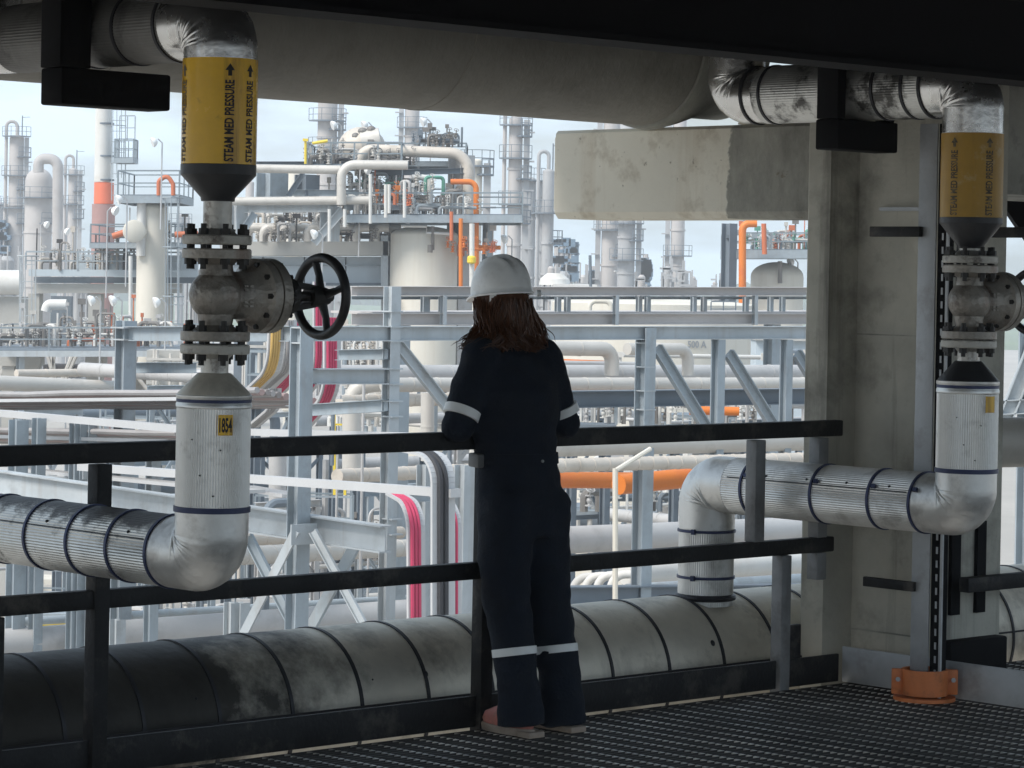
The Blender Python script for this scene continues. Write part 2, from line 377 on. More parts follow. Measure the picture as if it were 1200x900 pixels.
# ---- concrete column with cantilever
def prism(mb, poly, z0, z1):
    a = mb.ring([RQ(x, y, z0) for x, y in poly]); b = mb.ring([RQ(x, y, z1) for x, y in poly])
    mb.face_loop(a, b); mb.cap(a, True); mb.cap(b)
cc = thing('concrete_column', 'weathered concrete column with a recessed face behind the right steam pipe', 'column', RQ(9.66, 7.8, -12))
g = MB()
prism(g, [(9.452, 8.155), (9.46, 8.165), (9.88, 8.165), (9.88, 8.04), (9.74, 8.0), (9.74, 7.6), (9.88, 7.56), (9.88, 7.43), (9.46, 7.43), (9.452, 7.438), (9.452, 7.515), (9.60, 7.545), (9.60, 8.0), (9.452, 8.035)], -12, 2.858)
g.build('shaft', M['concrete'], cc)
cm = M['concrete_pale'].copy(); cm.name = 'concrete_two_tone'
t_ = cm.node_tree; l_ = t_.links.new; bs = t_.nodes['Principled BSDF']; src_ = bs.inputs['Base Color'].links[0].from_socket
co_ = t_.nodes.new('ShaderNodeTexCoord'); dt_ = t_.nodes.new('ShaderNodeVectorMath'); dt_.operation = 'DOT_PRODUCT'; dt_.inputs[1].default_value = tuple(QD); l_(co_.outputs['Object'], dt_.inputs[0])
def nz_(sc_, det=6, st=(1, 1, 1)):
    mp_ = t_.nodes.new('ShaderNodeMapping'); mp_.inputs['Scale'].default_value = st; l_(co_.outputs['Object'], mp_.inputs[0])
    n_ = t_.nodes.new('ShaderNodeTexNoise'); n_.inputs['Scale'].default_value = sc_; n_.inputs['Detail'].default_value = det; n_.inputs['Roughness'].default_value = .7; l_(mp_.outputs[0], n_.inputs['Vector']); return n_.outputs['Fac']
ad_ = t_.nodes.new('ShaderNodeMath'); ad_.operation = 'MULTIPLY_ADD'; ad_.inputs[1].default_value = .16; l_(nz_(3.5), ad_.inputs[0]); l_(dt_.outputs['Value'], ad_.inputs[2])
mr_ = t_.nodes.new('ShaderNodeMapRange'); mr_.inputs['From Min'].default_value = .945; mr_.inputs['From Max'].default_value = .935; l_(ad_.outputs[0], mr_.inputs[0])
gr_ = t_.nodes.new('ShaderNodeValToRGB'); gr_.color_ramp.elements[0].position = .35; gr_.color_ramp.elements[1].position = .66; gr_.color_ramp.elements[0].color = (.15, .146, .13, 1); gr_.color_ramp.elements[1].color = (.42, .405, .35, 1); l_(nz_(3.2, 9, (1, 1, .5)), gr_.inputs[0])
m1_ = t_.nodes.new('ShaderNodeMixRGB'); l_(mr_.outputs[0], m1_.inputs[0]); l_(src_, m1_.inputs[1]); l_(gr_.outputs[0], m1_.inputs[2])
# pits and rust runs
pr__ = t_.nodes.new('ShaderNodeValToRGB'); pr__.color_ramp.elements[0].position = .655; pr__.color_ramp.elements[1].position = .69; pr__.color_ramp.elements[0].color = (0, 0, 0, 1); pr__.color_ramp.elements[1].color = (.75, .75, .75, 1); l_(nz_(16, 4), pr__.inputs[0])
m2_ = t_.nodes.new('ShaderNodeMixRGB'); m2_.inputs[2].default_value = (.20, .165, .12, 1); l_(pr__.outputs[0], m2_.inputs[0]); l_(m1_.outputs[0], m2_.inputs[1])
l_(m2_.outputs[0], bs.inputs['Base Color'])
def corbel_prof(mb, prof, q0, q1):
    r0_ = mb.ring([RQ(x, q0, z) for x, z in prof]); r1_ = mb.ring([RQ(x, q1, z) for x, z in prof]); mb.face_loop(r0_, r1_); mb.cap(r0_, True); mb.cap(r1_)
g = MB(); corbel_prof(g, [(9.525, 1.955), (9.84, 1.955), (9.86, 1.975), (9.86, 2.35), (9.84, 2.368), (9.515, 2.368), (9.50, 2.353), (9.50, 1.985)], 7.66 + .51, 9.765)
corbel_prof(g, [(9.54, 1.975), (9.82, 1.975), (9.84, 1.99), (9.84, 2.335), (9.82, 2.35), (9.53, 2.35), (9.515, 2.335), (9.515, 2.0)], 9.7655, 9.785)
o = g.build('corbel', cm, cc)
g = MB()
for rr in (9.56, 9.73): g.rbox(rr - .03, rr + .03, 7.412, 7.429, .32, .70)
g.rbox(9.47, 9.85, 7.36, 7.429, .04, .22, .01)
g.build('wall_bracket', M['roof_steel'], cc)
for zz in (1.46, .2):
    g = MB(); g.rbox(9.5965, 9.5995, 7.55, 7.995, zz, zz + .006); g.build('formwork_line', M['concrete_grey'], cc)
g = MB(); g.bar(RQ(9.575, 7.62, 1.995), RQ(9.575, 7.86, 1.995), .016, .02); g.build('cast_in_rod', M['galv'], cc)

sp = thing('strut_post', 'pale slotted steel upright standing in an orange collar against the column', 'post', RQ(9.31, 7.37, 0))
g = MB(); g.rbox(9.285, 9.292, 7.335, 7.425, .0, 2.33, .001); g.rbox(9.292, 9.335, 7.418, 7.425, 0, 2.33); g.build('web', M['galv'], sp)
g = MB(); g.rbox(9.296, 9.34, 7.285, 7.333, 0, 2.33); g.build('strut_channel', M['roof_steel'], sp)
g = MB(); z = .1
while z < 2.25: g.rbox(9.292, 9.2945, 7.300, 7.309, z, z + .028); z += .055
g.rbox(9.288, 9.296, 7.272, 7.284, 0, 2.33)
g.build('slot_strip', M['galv'], sp)
g = MB(); g.rbox(9.26, 9.284, 7.40, 7.66, 1.872, 1.914, .003); g.build('bracket_arm', M['dark_steel'], sp)
g = MB(); g.rbox(9.26, 9.284, 7.40, 7.66, .435, .474, .003); g.build('bracket_arm', M['dark_steel'], sp)
g = MB(); g.rbox(9.345, 9.375, 6.3, 7.285, 1.872, 1.914, .003); g.build('bracket_arm', M['dark_steel'], sp)
oc = thing('pipe_collar', 'orange two-piece steel collar bolted round the foot of the slotted upright', 'collar', RQ(9.30, 7.36, 0))
cb = RQ(9.30, 7.36, 0)
def half_ring(a0, a1, r0, r1, z0, z1, n=20):
    mb = MB(); prof = []
    for i in range(n + 1):
        a = a0 + (a1 - a0) * i / n; d = V((math.cos(a), math.sin(a), 0))
        prof.append(mb.ring([cb + d * r0 + ZD * z0, cb + d * r1 + ZD * z0, cb + d * r1 + ZD * z1, cb + d * r0 + ZD * z1]))
    for a, b in zip(prof, prof[1:]): mb.face_loop(a, b)
    mb.cap(prof[0]); mb.cap(prof[-1], True)
    return mb
hr = half_ring(math.radians(188), math.radians(352), .082, .094, .022, .125)
for sx in (-1, 1): hr.box(cb + V((sx * .107, -.008, .074)), .052, .012, .10, bev=.002)
hr.build('front_half', M['orange_clamp'], oc)
hr = half_ring(math.radians(8), math.radians(172), .082, .094, .022, .125)
for sx in (-1, 1): hr.box(cb + V((sx * .107, .008, .074)), .052, .012, .10, bev=.002)
hr.build('back_half', M['orange_clamp'], oc)
g = MB(); g.lathe(cb + ZD * .001, ZD, [(0, .125), (.014, .125), (.014, .09)], 40); g.build('base_flange', M['orange_clamp'], oc)
for sx in (-1, 1):
    g = MB(); g.lathe(cb + V((sx * .112, -.034, .085)), (0, 1, 0), [(0, .010), (.008, .010), (.008, .005), (.06, .005)], 6); g.build('bolt', M['galv'], oc)

# ================================================================ steam pipes
def text_mesh(body, size, depth=0):
    cu = bpy.data.curves.new('lettering', 'FONT'); cu.body = body; cu.size = size; cu.align_x = 'CENTER'; cu.align_y = 'CENTER'; cu.resolution_u = 3; cu.offset = .03
    o = bpy.data.objects.new('lettering', cu); C.objects.link(o)
    bpy.context.view_layer.update()
    me = bpy.data.meshes.new_from_object(o); bpy.data.objects.remove(o)
    return me
def wrap_text(body, cx, cy, zc, rad, ang, length, height, vertical, m_, parent, name='lettering', arrow=None):
    """lettering bent round an upright cylinder; vertical = reads bottom to top"""
    me = text_mesh(body, 1.0)
    bm = bmesh.new(); bm.from_mesh(me); bpy.data.meshes.remove(me)
    bmesh.ops.triangulate(bm, faces=bm.faces)
    xs = [v.co.x for v in bm.verts]; ys = [v.co.y for v in bm.verts]
    x0, x1, y0, y1 = min(xs), max(xs), min(ys), max(ys)
    mb = MB(); mb.bm.free(); mb.bm = bm
    for v in bm.verts:
        a = ((v.co.x - x0) / (x1 - x0) - .5) * length; b = ((v.co.y - y0) / (y1 - y0) - .5) * height
        v.co = V((b, a, 0)) if vertical else V((a, b, 0))     # .x around, .y up
        if vertical: v.co.x = -b
    if arrow:
        sh = [(-.5, 0), (0, 1), (.5, 0), (.2, 0), (.2, -.8), (-.2, -.8), (-.2, 0)]
        aw, az, asz = arrow
        vs = [bm.verts.new((x * aw, az + y * asz, 0)) for x, y in sh]; bm.faces.new(vs)
    bmesh.ops.triangulate(bm, faces=bm.faces)
    bmesh.ops.subdivide_edges(bm, edges=[e for e in bm.edges if abs(e.verts[0].co.x - e.verts[1].co.x) > .008], cuts=2)
    for v in bm.verts:
        a = ang + v.co.x / rad
        v.co = V((cx + math.sin(a) * rad, cy - math.cos(a) * rad, zc + v.co.y))
    o = mb.build(name, m_, parent); return o

def clad_run(pts, r, n=150, corr=.014): 
    return MB().tube(pts, r, n, True, (lambda i, k, d: 1 + (corr if k % 2 else 0)) if corr else None)
def crease_elbow(p_in, corner, p_out, R, r, inner_dir, seed=0, n=48, m=96, amp=.02):
    """bent sheet-metal elbow with gathered folds on the inside of the bend"""
    rnd = random.Random(seed)
    pts = fillet([p_in, corner, p_out], R, m - 2)
    N = len(pts); cs = [(.16 + .17 * q + rnd.uniform(-.05, .05), rnd.uniform(.014, .026), rnd.uniform(.5, 1.2), rnd.uniform(-.5, .5)) for q in range(5)]
    iv = V(inner_dir).normalized()
    def rf(i, k, d):
        c = max(0, (d.dot(iv) + .28) / 1.28) ** 1.1; s = i / (N - 1); off = 0
        sd_ = 1 if d.cross(iv).z + d.cross(iv).x > 0 else -1
        for c0, wd, a, sk in cs:
            x = s - c0 - (sk * sd_ + (.5 - c0) * -.35) * (1 - c) * .32
            off += a * (math.exp(-(x / wd) ** 2) - .55 * math.exp(-((x - wd * 1.9) / (wd * 1.1)) ** 2))
        nz = mnoise.noise(V((i * .12, d.x * 3 + d.y * 5, d.z * 4 + seed))) * .010 + mnoise.noise(V((i * .3, d.x * 8 + d.y * 9, d.z * 9 + seed))) * .003
        e_ = min(1, s * 9, (1 - s) * 9)
        return 1 + amp * off * c * e_ + nz * e_
    mb = MB().tube(pts, r, n, False, rf)
    for sg in (-1, 1):
        for kf, ph1 in ((-.95, 76), (-.35, 96), (.25, 84), (.85, 100)):
            kf += rnd.uniform(-.12, .12); fp = []; J = 14
            for j in range(J + 1):
                ph = math.radians(8 + (ph1 - 8) * j / J) * sg; s = .5 + kf * .36 * (abs(ph) / 1.3) ** .8 ; i = max(1, min(N - 2, int(s * (N - 1)))); t = (pts[i + 1] - pts[i - 1]).normalized()
                nn_ = (iv - t * iv.dot(t)).normalized(); bb = t.cross(nn_); fr = s * (N - 1) - i
                fp.append(pts[i] + (pts[min(i + 1, N - 1)] - pts[i]) * fr + (nn_ * math.cos(ph) + bb * math.sin(ph)) * (r * .975))
            mb.tube(fp, [r * .10 * math.sin(math.pi * min(1, (.14 + .86 * j / J) ** .7)) + r * .006 for j in range(J + 1)], 8)
    return mb, pts
def strap(p, axis, r, wd=.012, th=.0035, clip=None):
    mb = MB(); a = V(axis).normalized()
    mb.lathe(V(p) - a * wd / 2, a, [(0, r - .001), (.0005, r + th), (wd - .0005, r + th), (wd, r - .001)], 56)
    if clip: mb.box(V(p) + clip * (r + .006), .022, .016, .014, (a, a.cross(clip).normalized(), clip))
    return mb

def flange(parent, c, r, th, m_, bolts=8, br=None, up=True):
    mb = MB(); mb.lathe(V(c) - ZD * th / 2, ZD, [(0, r - .004), (.004, r), (th - .004, r), (th, r - .004)], 40)
    return mb.build('flange', m_, parent)

def steam_line(label, u, vref, Y, vs, rad, lab_mat, lab_angs, tag_text, run_low, run_up, low_bands, up_bands, seed, low_mat, up_mat, rise_mat):
    base = P(u, vref, Y); cx, cy = base.x, base.y
    zf = lambda v: P(u, v, Y).z
    Ax = lambda z: V((cx, cy, z))
    rt = thing('steam_pipe', label, 'pipe', (cx, cy, 0))
    k = 3400 / Y
    # --- upper run and elbow
    zt = zf(vs['top'])
    R = .165
    up_end = Ax(zt) + QD * run_up; 
    el, ep = crease_elbow(Ax(zt - R - .02), Ax(zt), Ax(zt) + QD * (R + .02), R, rad, QD - ZD, seed, amp=.06)
    el.build('elbow', M['clad_shiny'], rt)
    zy1, zy0 = zf(vs['y1']), zf(vs['y0'])
    clad_run([Ax(zy1), Ax(zt - R - .019)], rad, 60, 0).build('riser_cladding', M['clad'], rt)
    clad_run([Ax(zt) + QD * (R + .019), up_end - QD * (R + .02)], rad).build('upper_run', up_mat, rt)
    el, ep = crease_elbow(up_end - QD * (R + .0205), up_end, up_end + ZD * (R + .02), R, rad, ZD - QD, seed + 1, amp=.06)
    el.build('elbow', M['clad_shiny'], rt)
    clad_run([up_end + ZD * (R + .019), up_end + ZD * .9], rad, 60, 0).build('riser_cladding', M['clad'], rt)
    for kk in up_bands: strap(Ax(zt) + QD * kk, QD, rad * 1.015, .014).build('strap', M['band_dark'], rt)
    # --- yellow sleeve
    lb = MB(); n = 64
    lb.tube([Ax(zy0), Ax(zy1)], rad + .0025, n); ls = lb.build('label_sleeve', lab_mat, rt)
    Lh = (zy1 - zy0)
    for ang, mm_ in lab_angs:
        o = wrap_text("STEAM MED PRESSURE", cx, cy, zy0 + Lh * .405, rad + .0034, ang, Lh * .77, rad * .27, True, mm_, rt, arrow=(rad * .27, Lh * .475, Lh * .065))
        o.parent = ls; o.location = V(o['_o']) - V(ls['_o'])
    # --- black collar and cone
    zb, zc_ = zf(vs['b0']), zf(vs['cone'])
    g = MB(); g.lathe(Ax(zc_), ZD, [(0, .052), (.012, .054), (zb - zc_, rad + .003), (zy0 - zc_ - .001, rad + .003)], 56); g.build('reducer_cone', M['black_mastic'], rt)
    # --- neck, flanges, valve
    zA, zB, zC, zD_ = [zf(x) for x in vs['fl']]; zv = zf(vs['valve']); th = .030
    g = MB(); g.lathe(Ax(zA), ZD, [(0, .075), (.02, .06), (.035, .045), (zc_ - zA + .01, .045)], 36); g.build('neck', M['neck'], rt)
    valve_flange = .108
    flange(rt, Ax(zA), valve_flange, th, M['valve_paint']); flange(rt, Ax(zD_), valve_flange, th, M['valve_paint'])
    va = MB()
    va.lathe(Ax(zC - th / 2), ZD, [(0, valve_flange - .004), (.004, valve_flange), (th, valve_flange), (th + .004, .07), (th + .02, .052), (zv - zC - .03, .06), (zv - zC + .045, .06), (zB - zC - .02, .05), (zB - zC - .004, .07), (zB - zC, valve_flange), (zB - zC + th - .004, valve_flange), (zB - zC + th, valve_flange - .004)], 40)
    va.ball(Ax(zv), .084, .084, .082, (RD, QD, ZD), 28, 18)
    va.lathe(Ax(zv), RD, [(0, .072), (.10, .076), (.135, .098), (.145, .117), (.175, .117), (.177, .10)], 40)
    vb = va.build('valve', M['valve_cast'], rt)
    g = MB(); g.lathe(Ax(zv), RD, [(.179, .10), (.181, .118), (.214, .118), (.218, .10), (.25, .066), (.275, .05), (.277, .03)], 40); bn = g.build('bonnet', M['valve_cast'], rt)
    bn.parent = vb; bn.location = (0, 0, 0)
    g = MB()
    for j in range(10):
        a = 2 * math.pi * j / 10; p = Ax(zv) + (QD * math.cos(a) + ZD * math.sin(a)) * .101
        gb_ = MB(); gb_.lathe(p + RD * .130, RD, [(0, .0095), (.104, .0095)], 6); o = gb_.build('bolt', M['valve_dark'], rt); o.parent = vb; o.location = (0, 0, 0)
    for p in (-.02, .03):                                    # raised casting marks on the body
        for j in range(4): g.box(Ax(zv) + RD * (.06 + .022 * (j % 2)) - QD * .074 + ZD * (p - .012 * (j // 2)), .014, .004, .006, (RD, QD, ZD))
    o = g.build('casting_marks', M['valve_cast'], rt); o.parent = vb; o.location = (0, 0, 0)
    g = MB()
    for sg in (-1, 1): g.bar(Ax(zv) + RD * .265 + ZD * sg * .045, Ax(zv) + RD * .39 + ZD * sg * .026, .018, .03)
    g.lathe(Ax(zv), RD, [(.27, .058), (.295, .058)], 20); g.lathe(Ax(zv), RD, [(.27, .016), (.465, .016)], 14); g.lathe(Ax(zv), RD, [(.37, .034), (.415, .034)], 16)
    o = g.build('yoke', M['valve_dark'], rt); o.parent = vb; o.location = (0, 0, 0)
    hw = MB(); hc = Ax(zv) + RD * .422
    hw.torus(hc, RD, .124, .0155, 56, 12)
    for j in range(4):
        a = math.radians(106 - 90 * j); d = QD * -math.cos(a) + ZD * math.sin(a)
        hw.tube([hc + d * .02, hc + d * .07 + RD * .006, hc + d * .12], [.016, .0115, .012], 10)
    hw.lathe(hc - RD * .018, RD, [(0, .026), (.02, .032), (.045, .026), (.05, .014)], 18)
    o = hw.build('handwheel', M['wheel'], rt); o.parent = vb; o.location = (0, 0, 0)
    for z0, z1 in ((zA, zB), (zC, zD_)):
        lo, hi = min(z0, z1) - th / 2, max(z0, z1) + th / 2
        for j in range(8):
            a = 2 * math.pi * (j + .5) / 8; p = V((cx + math.cos(a) * .088, cy + math.sin(a) * .088, 0))
            g = MB(); g.lathe(p + ZD * (lo - .034), ZD, [(0, .009), (hi - lo + .068, .009)], 8)
            g.lathe(p + ZD * (hi + .0005), ZD, [(0, .0155), (.019, .0155)], 6); g.lathe(p + ZD * (lo - .0195), ZD, [(0, .0155), (.019, .0155)], 6)
            g.build('bolt', M['valve_dark'], rt)
    zn, zk, zr = zf(vs['neck2']), zf(vs['cone2']), zf(vs['rib'])
    g = MB(); g.lathe(Ax(zn - .01), ZD, [(0, .043), (zD_ - zn - .02, .043), (zD_ - zn, .062)], 36); g.build('neck', M['neck'], rt)
    g = MB(); g.lathe(Ax(zk), ZD, [(0, rad * .99), (.006, rad * .97), (zn - zk - .004, .056), (zn - zk, .05)], 56); g.build('reducer_cone', M['black_mastic'] if seed > 20 else M['clad_dull'], rt)
    g = MB(); h = zk - zr
    g.lathe(Ax(zr), ZD, [(0, rad * 1.0), (.004, rad * 1.03), (h * .3, rad * 1.03), (h * .38, rad * 1.01), (h * .68, rad * 1.01), (h * .75, rad * 1.03), (h - .002, rad * 1.03), (h, rad * 1.0)], 64); g.build('end_ring', M['clad'], rt)
    g = MB(); g.lathe(Ax(zr + h * .42), ZD, [(0, rad * 1.0), (.001, rad * 1.022), (h * .24, rad * 1.022), (h * .24 + .001, rad)], 64); g.build('strap', M['band'], rt)
    # --- lower ribbed riser, elbow, horizontal run
    zl = zf(vs['low']); ze = zf(vs['band'])
    clad_run([Ax(ze), Ax(zr + .001)], rad * .985, 170, .022).build('ribbed_riser', rise_mat, rt)
    for aa, zz in ((-.25, .35), (.3, .6), (-.5, .7), (.12, .15)):
        d = V((math.sin(aa), -math.cos(aa), 0)); g = MB(); g.ball(Ax(ze + (zr - ze) * zz) + d * (rad * 1.005), .0028, .0028, .0028, None, 8, 6); g.build('screw', M['band_dark'], rt)
    strap(Ax(ze), ZD, rad * 1.015, .018).build('strap', M['band'], rt)
    R2 = .16
    el, ep = crease_elbow(Ax(ze), Ax(zl), Ax(zl) + QD * (R2 + .03), R2, rad, QD + ZD, seed + 3, amp=.06)
    el.build('elbow', M['clad'], rt)
    run = Ax(zl) + QD * run_low[0]
    if run_low[1] is None:
        clad_run([Ax(zl) + QD * (R2 + .029), run], rad * .985, 150, .018).build('lower_run', low_mat, rt)
    else:
        clad_run([Ax(zl) + QD * (R2 + .029), run - QD * (R2 + .02)], rad * .985, 150, .018).build('lower_run', low_mat, rt)
        el, ep = crease_elbow(run - QD * (R2 + .0205), run, run - ZD * (R2 + .03), R2, rad, -QD - ZD, seed + 4, amp=.06)
        el.build('elbow', M['clad'], rt)
        clad_run([run - ZD * (R2 + .03), run - ZD * (zl - run_low[1])], rad * .975, 150, .018).build('drop_leg', low_mat, rt)
        strap(run - ZD * (R2 + .04), ZD, rad * 1.015, .012, clip=V((-.5, -.86, 0))).build('strap', M['band'], rt)
        strap(run - ZD * (zl - run_low[1] - .12), ZD, rad * 1.01, .012, clip=V((-.5, -.86, 0))).build('strap', M['band'], rt)
        g = MB(); g.torus(run - ZD * (zl - run_low[1] - .035), ZD, rad * .99, .014, 40, 8); g.build('saddle_seal', M['band_dark'], rt)
    sdv = (-RD * .93 + ZD * .37).normalized()
    g = MB(); g.bar(Ax(zl) + QD * (R2 + .05) + sdv * (rad * 1.0), Ax(zl) + QD * (run_low[0] - (R2 + .05) if run_low[1] is not None else run_low[0]) + sdv * (rad * 1.0), .0016, .003, up=sdv); g.build('seam', M['band_dark'], rt)
    for kk in ((.30, .52, .73, .95) if seed > 20 else (.30, .75)):
        g = MB(); g.ball(Ax(zl) + QD * kk + (-RD * .86 + ZD * .5).normalized() * rad * (1.0 if seed > 20 else 1), .0055, .0055, .0055, None, 8, 6); g.build('screw', M['band_dark'], rt)
    for i_, kk in enumerate(low_bands): strap(Ax(zl) + QD * kk, QD, rad * 1.012, .012, clip=V((-.5, -.75, .45)).normalized() if seed > 20 else None).build('strap', M['band'], rt)
    if tag_text:
        zt0 = zf(vs['tag'][1]); zt1 = zf(vs['tag'][0]); n = 8; g = MB(); a0, a1 = vs['tag'][2:4]; rows = []
        for i in range(n + 1):
            a = a0 + (a1 - a0) * i / n; d = V((math.sin(a), -math.cos(a), 0))
            rows.append(g.ring([Ax(zt0) + d * (rad + .001), Ax(zt0) + d * (rad + .004), Ax(zt1) + d * (rad + .004), Ax(zt1) + d * (rad + .001)]))
        for a, b in zip(rows, rows[1:]): g.face_loop(a, b)
        g.cap(rows[0]); g.cap(rows[-1], True)
        tg = g.build('number_tag', M['label_yellow'], rt)
        if tag_text == ' ': return rt
        o = wrap_text(tag_text, cx, cy, (zt0 + zt1) / 2, rad + .0048, (a0 + a1) / 2, (a1 - a0) * rad * .9, (zt1 - zt0) * .72, False, M['ink'], rt)
        o.parent = tg; o.location = V(o['_o']) - V(tg['_o'])
    return rt

steam_line('silver steam pipe with clean yellow STEAM MED PRESSURE sleeve and black handwheel', 253.5, 330, 9.0,
    dict(top=26, y1=70, y0=193, b0=205, cone=236, fl=(281, 297, 394, 409), valve=346, neck2=437, cone2=462, rib=478, band=596, low=652, tag=(484, 508, .22, .62)),
    .1145, M['label_yellow'], ((.36, M['ink']), (1.0, M['ink']), (-1.08, M['ink_worn'])), '1854', (2.3, None), 1.30, (.19, .40, .62, .86, 1.12), (.20, .42, .66), 11, sooty('clad_sooty', .80, .93), M['clad_shaded'], M['clad'])
rp_ = P(1136.5, 334, 11.353); run_r = 8.39 - (-.6871 * rp_.x + .7266 * rp_.y)
steam_line('silver steam pipe with worn yellow sleeve in front of the concrete column', 1136.5, 334, 11.353,
    dict(top=101, y1=157, y0=255, b0=262, cone=291, fl=(304, 315, 393, 403), valve=353, neck2=423, cone2=446, rib=461, band=551, low=593, tag=(463, 482, .45, .85)),
    .1195, M['label_worn'], ((.42, M['ink_worn']), (-.75, M['ink_worn'])), ' ', (run_r, .30), 1.25, (.19, .40, .70, 1.08), (.18, .27, .42, 1.02, 1.12), 31, M['clad'], M['clad_dirty'], M['clad'])

# hangers carrying the upper runs
for nm, r0, r1, q0, q1, z0, z1, hr0, hr1 in (
        ('black steel hanger bracket under the upper run of the left steam pipe', 5.28, 5.71, 7.68, 7.80, 2.20, 2.318, 5.275, 5.395),
        ('black steel hanger bracket in front of the concrete column top', 8.92, 9.30, 7.55, 7.67, 2.215, 2.338, 8.92, 8.972)):
    h = thing('pipe_hanger', nm, 'hanger', RQ(r0, q0, z0))
    g = MB(); g.rbox(r0, r1, q0, q1, z0, z1, .008); g.build('shelf_beam', M['roof_steel'], h)
    g = MB(); g.rbox(hr0, hr1, q0 + .005, q1 - .005, z1 + .001, 2.859, .004); g.build('hanger_plate', M['roof_steel'], h)
    if r0 > 6:
        g = MB(); g.rbox(r1 - .03, r1 + .0, q0 + .02, q1 - .02, z1 + .001, 2.859, .004); g.build('hanger_plate', M['roof_steel'], h)

# ---- big lagged pipe overhead, running along the platform edge
bp = thing('overhead_pipe', 'very large dull grey lagged pipe overhead, resting on the concrete cantilever', 'pipe', RQ(7.5, 9.12, 2.37))
g = MB(); n_ = 60
pts = [RQ(2.0 + .13 * i, 9.12, 2.752) for i in range(58)]
g.tube(pts, .38, 64, True, lambda i, k, d: 1 + .006 * mnoise.noise(V((i * .35, d.y * 2.5, d.z * 2.5))))
g.build('lagging', M['wrap'], bp)
g = MB(); g.lathe(RQ(9.41, 9.12, 2.752), RD, [(0, .37), (.002, .392), (.05, .398), (.16, .372), (.30, .33), (.5, .33)], 64); g.build('end_sleeve', M['concrete_grey'], bp)
for rr in (4.6, 6.35, 8.05):
    g = MB(); g.lathe(RQ(rr, 9.12, 2.752), RD, [(0, .379), (.001, .3835), (.05, .3835), (.051, .379)], 64); g.build('lap_joint', M['wrap'], bp)
g = MB(); g.rbox(9.505, 9.845, 8.30, 8.62, 2.369, 2.378); tag(g.build('bearing_plate', M['concrete_pale']), 'pale thin plate lying on the concrete cantilever beside the column', 'plate')

g = MB(); g.rbox(9.93, 14.5, 7.5, 8.1, 2.07, 2.857); tag(g.build('concrete_beam', M['concrete_grey']), 'dark concrete beam running right from the top of the concrete column', 'beam')

# ---- big clad pipe low down outside the railing
lp = thing('low_pipe', 'large stained clad pipe lying low outside the railing behind the worker\'s legs', 'pipe', RQ(7.5, 8.45, -.28))
g = MB(); g.tube([RQ(2.5 + .2 * i, 8.45, .04) for i in range(54)], .30, 72, True, lambda i, k, d: 1 + .004 * mnoise.noise(V((i * .6, d.y * 3, d.z * 3))))
lm = M['clad_dull'].copy(); lm.name = 'clad_left_shade'  # shade and dark reflections at the left end painted into the colour
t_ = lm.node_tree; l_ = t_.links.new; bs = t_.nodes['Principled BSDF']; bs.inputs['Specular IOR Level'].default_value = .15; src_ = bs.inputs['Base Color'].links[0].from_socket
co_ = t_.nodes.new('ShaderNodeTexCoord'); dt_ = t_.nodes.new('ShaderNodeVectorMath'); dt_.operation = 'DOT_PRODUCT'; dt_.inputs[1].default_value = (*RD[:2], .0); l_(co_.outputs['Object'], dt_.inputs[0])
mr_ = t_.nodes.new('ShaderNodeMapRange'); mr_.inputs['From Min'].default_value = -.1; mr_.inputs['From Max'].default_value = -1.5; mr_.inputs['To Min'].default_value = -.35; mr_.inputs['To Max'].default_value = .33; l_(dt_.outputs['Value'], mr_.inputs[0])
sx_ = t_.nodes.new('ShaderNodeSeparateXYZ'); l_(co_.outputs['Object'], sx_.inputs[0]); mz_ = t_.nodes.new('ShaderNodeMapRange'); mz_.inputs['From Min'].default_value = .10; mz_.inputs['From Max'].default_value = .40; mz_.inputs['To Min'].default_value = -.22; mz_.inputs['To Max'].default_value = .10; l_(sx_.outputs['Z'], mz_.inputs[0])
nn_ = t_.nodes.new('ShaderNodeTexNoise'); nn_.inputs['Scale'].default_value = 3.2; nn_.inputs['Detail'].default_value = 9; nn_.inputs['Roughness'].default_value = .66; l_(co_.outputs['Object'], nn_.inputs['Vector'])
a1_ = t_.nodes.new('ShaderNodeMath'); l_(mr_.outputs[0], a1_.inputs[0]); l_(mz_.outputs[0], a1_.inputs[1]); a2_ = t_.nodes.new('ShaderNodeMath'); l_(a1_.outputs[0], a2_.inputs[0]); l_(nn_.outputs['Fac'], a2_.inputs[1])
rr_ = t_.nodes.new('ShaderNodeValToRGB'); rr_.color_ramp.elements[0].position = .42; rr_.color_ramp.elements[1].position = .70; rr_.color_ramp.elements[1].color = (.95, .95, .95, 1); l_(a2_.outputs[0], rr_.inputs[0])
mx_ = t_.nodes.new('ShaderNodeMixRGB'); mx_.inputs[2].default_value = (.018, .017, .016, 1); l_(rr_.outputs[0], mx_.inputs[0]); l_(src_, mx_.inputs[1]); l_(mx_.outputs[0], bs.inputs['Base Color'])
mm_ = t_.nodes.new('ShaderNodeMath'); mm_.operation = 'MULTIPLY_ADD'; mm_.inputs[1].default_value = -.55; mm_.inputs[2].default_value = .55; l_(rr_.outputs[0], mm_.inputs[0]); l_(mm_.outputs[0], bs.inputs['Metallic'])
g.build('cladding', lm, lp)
x = 2.7
while x < 12.8:
    strap(RQ(x, 8.45, .04), RD, .301, .016, clip=V((.3, -.8, .5)).normalized()).build('strap', M['band_dark'], lp); x += .33
g = MB(); g.rbox(2.6, 13, 8.45 - .305, 8.45 - .298, .075, .083); g.build('seam', M['band_dark'], lp)
rnd = random.Random(4)
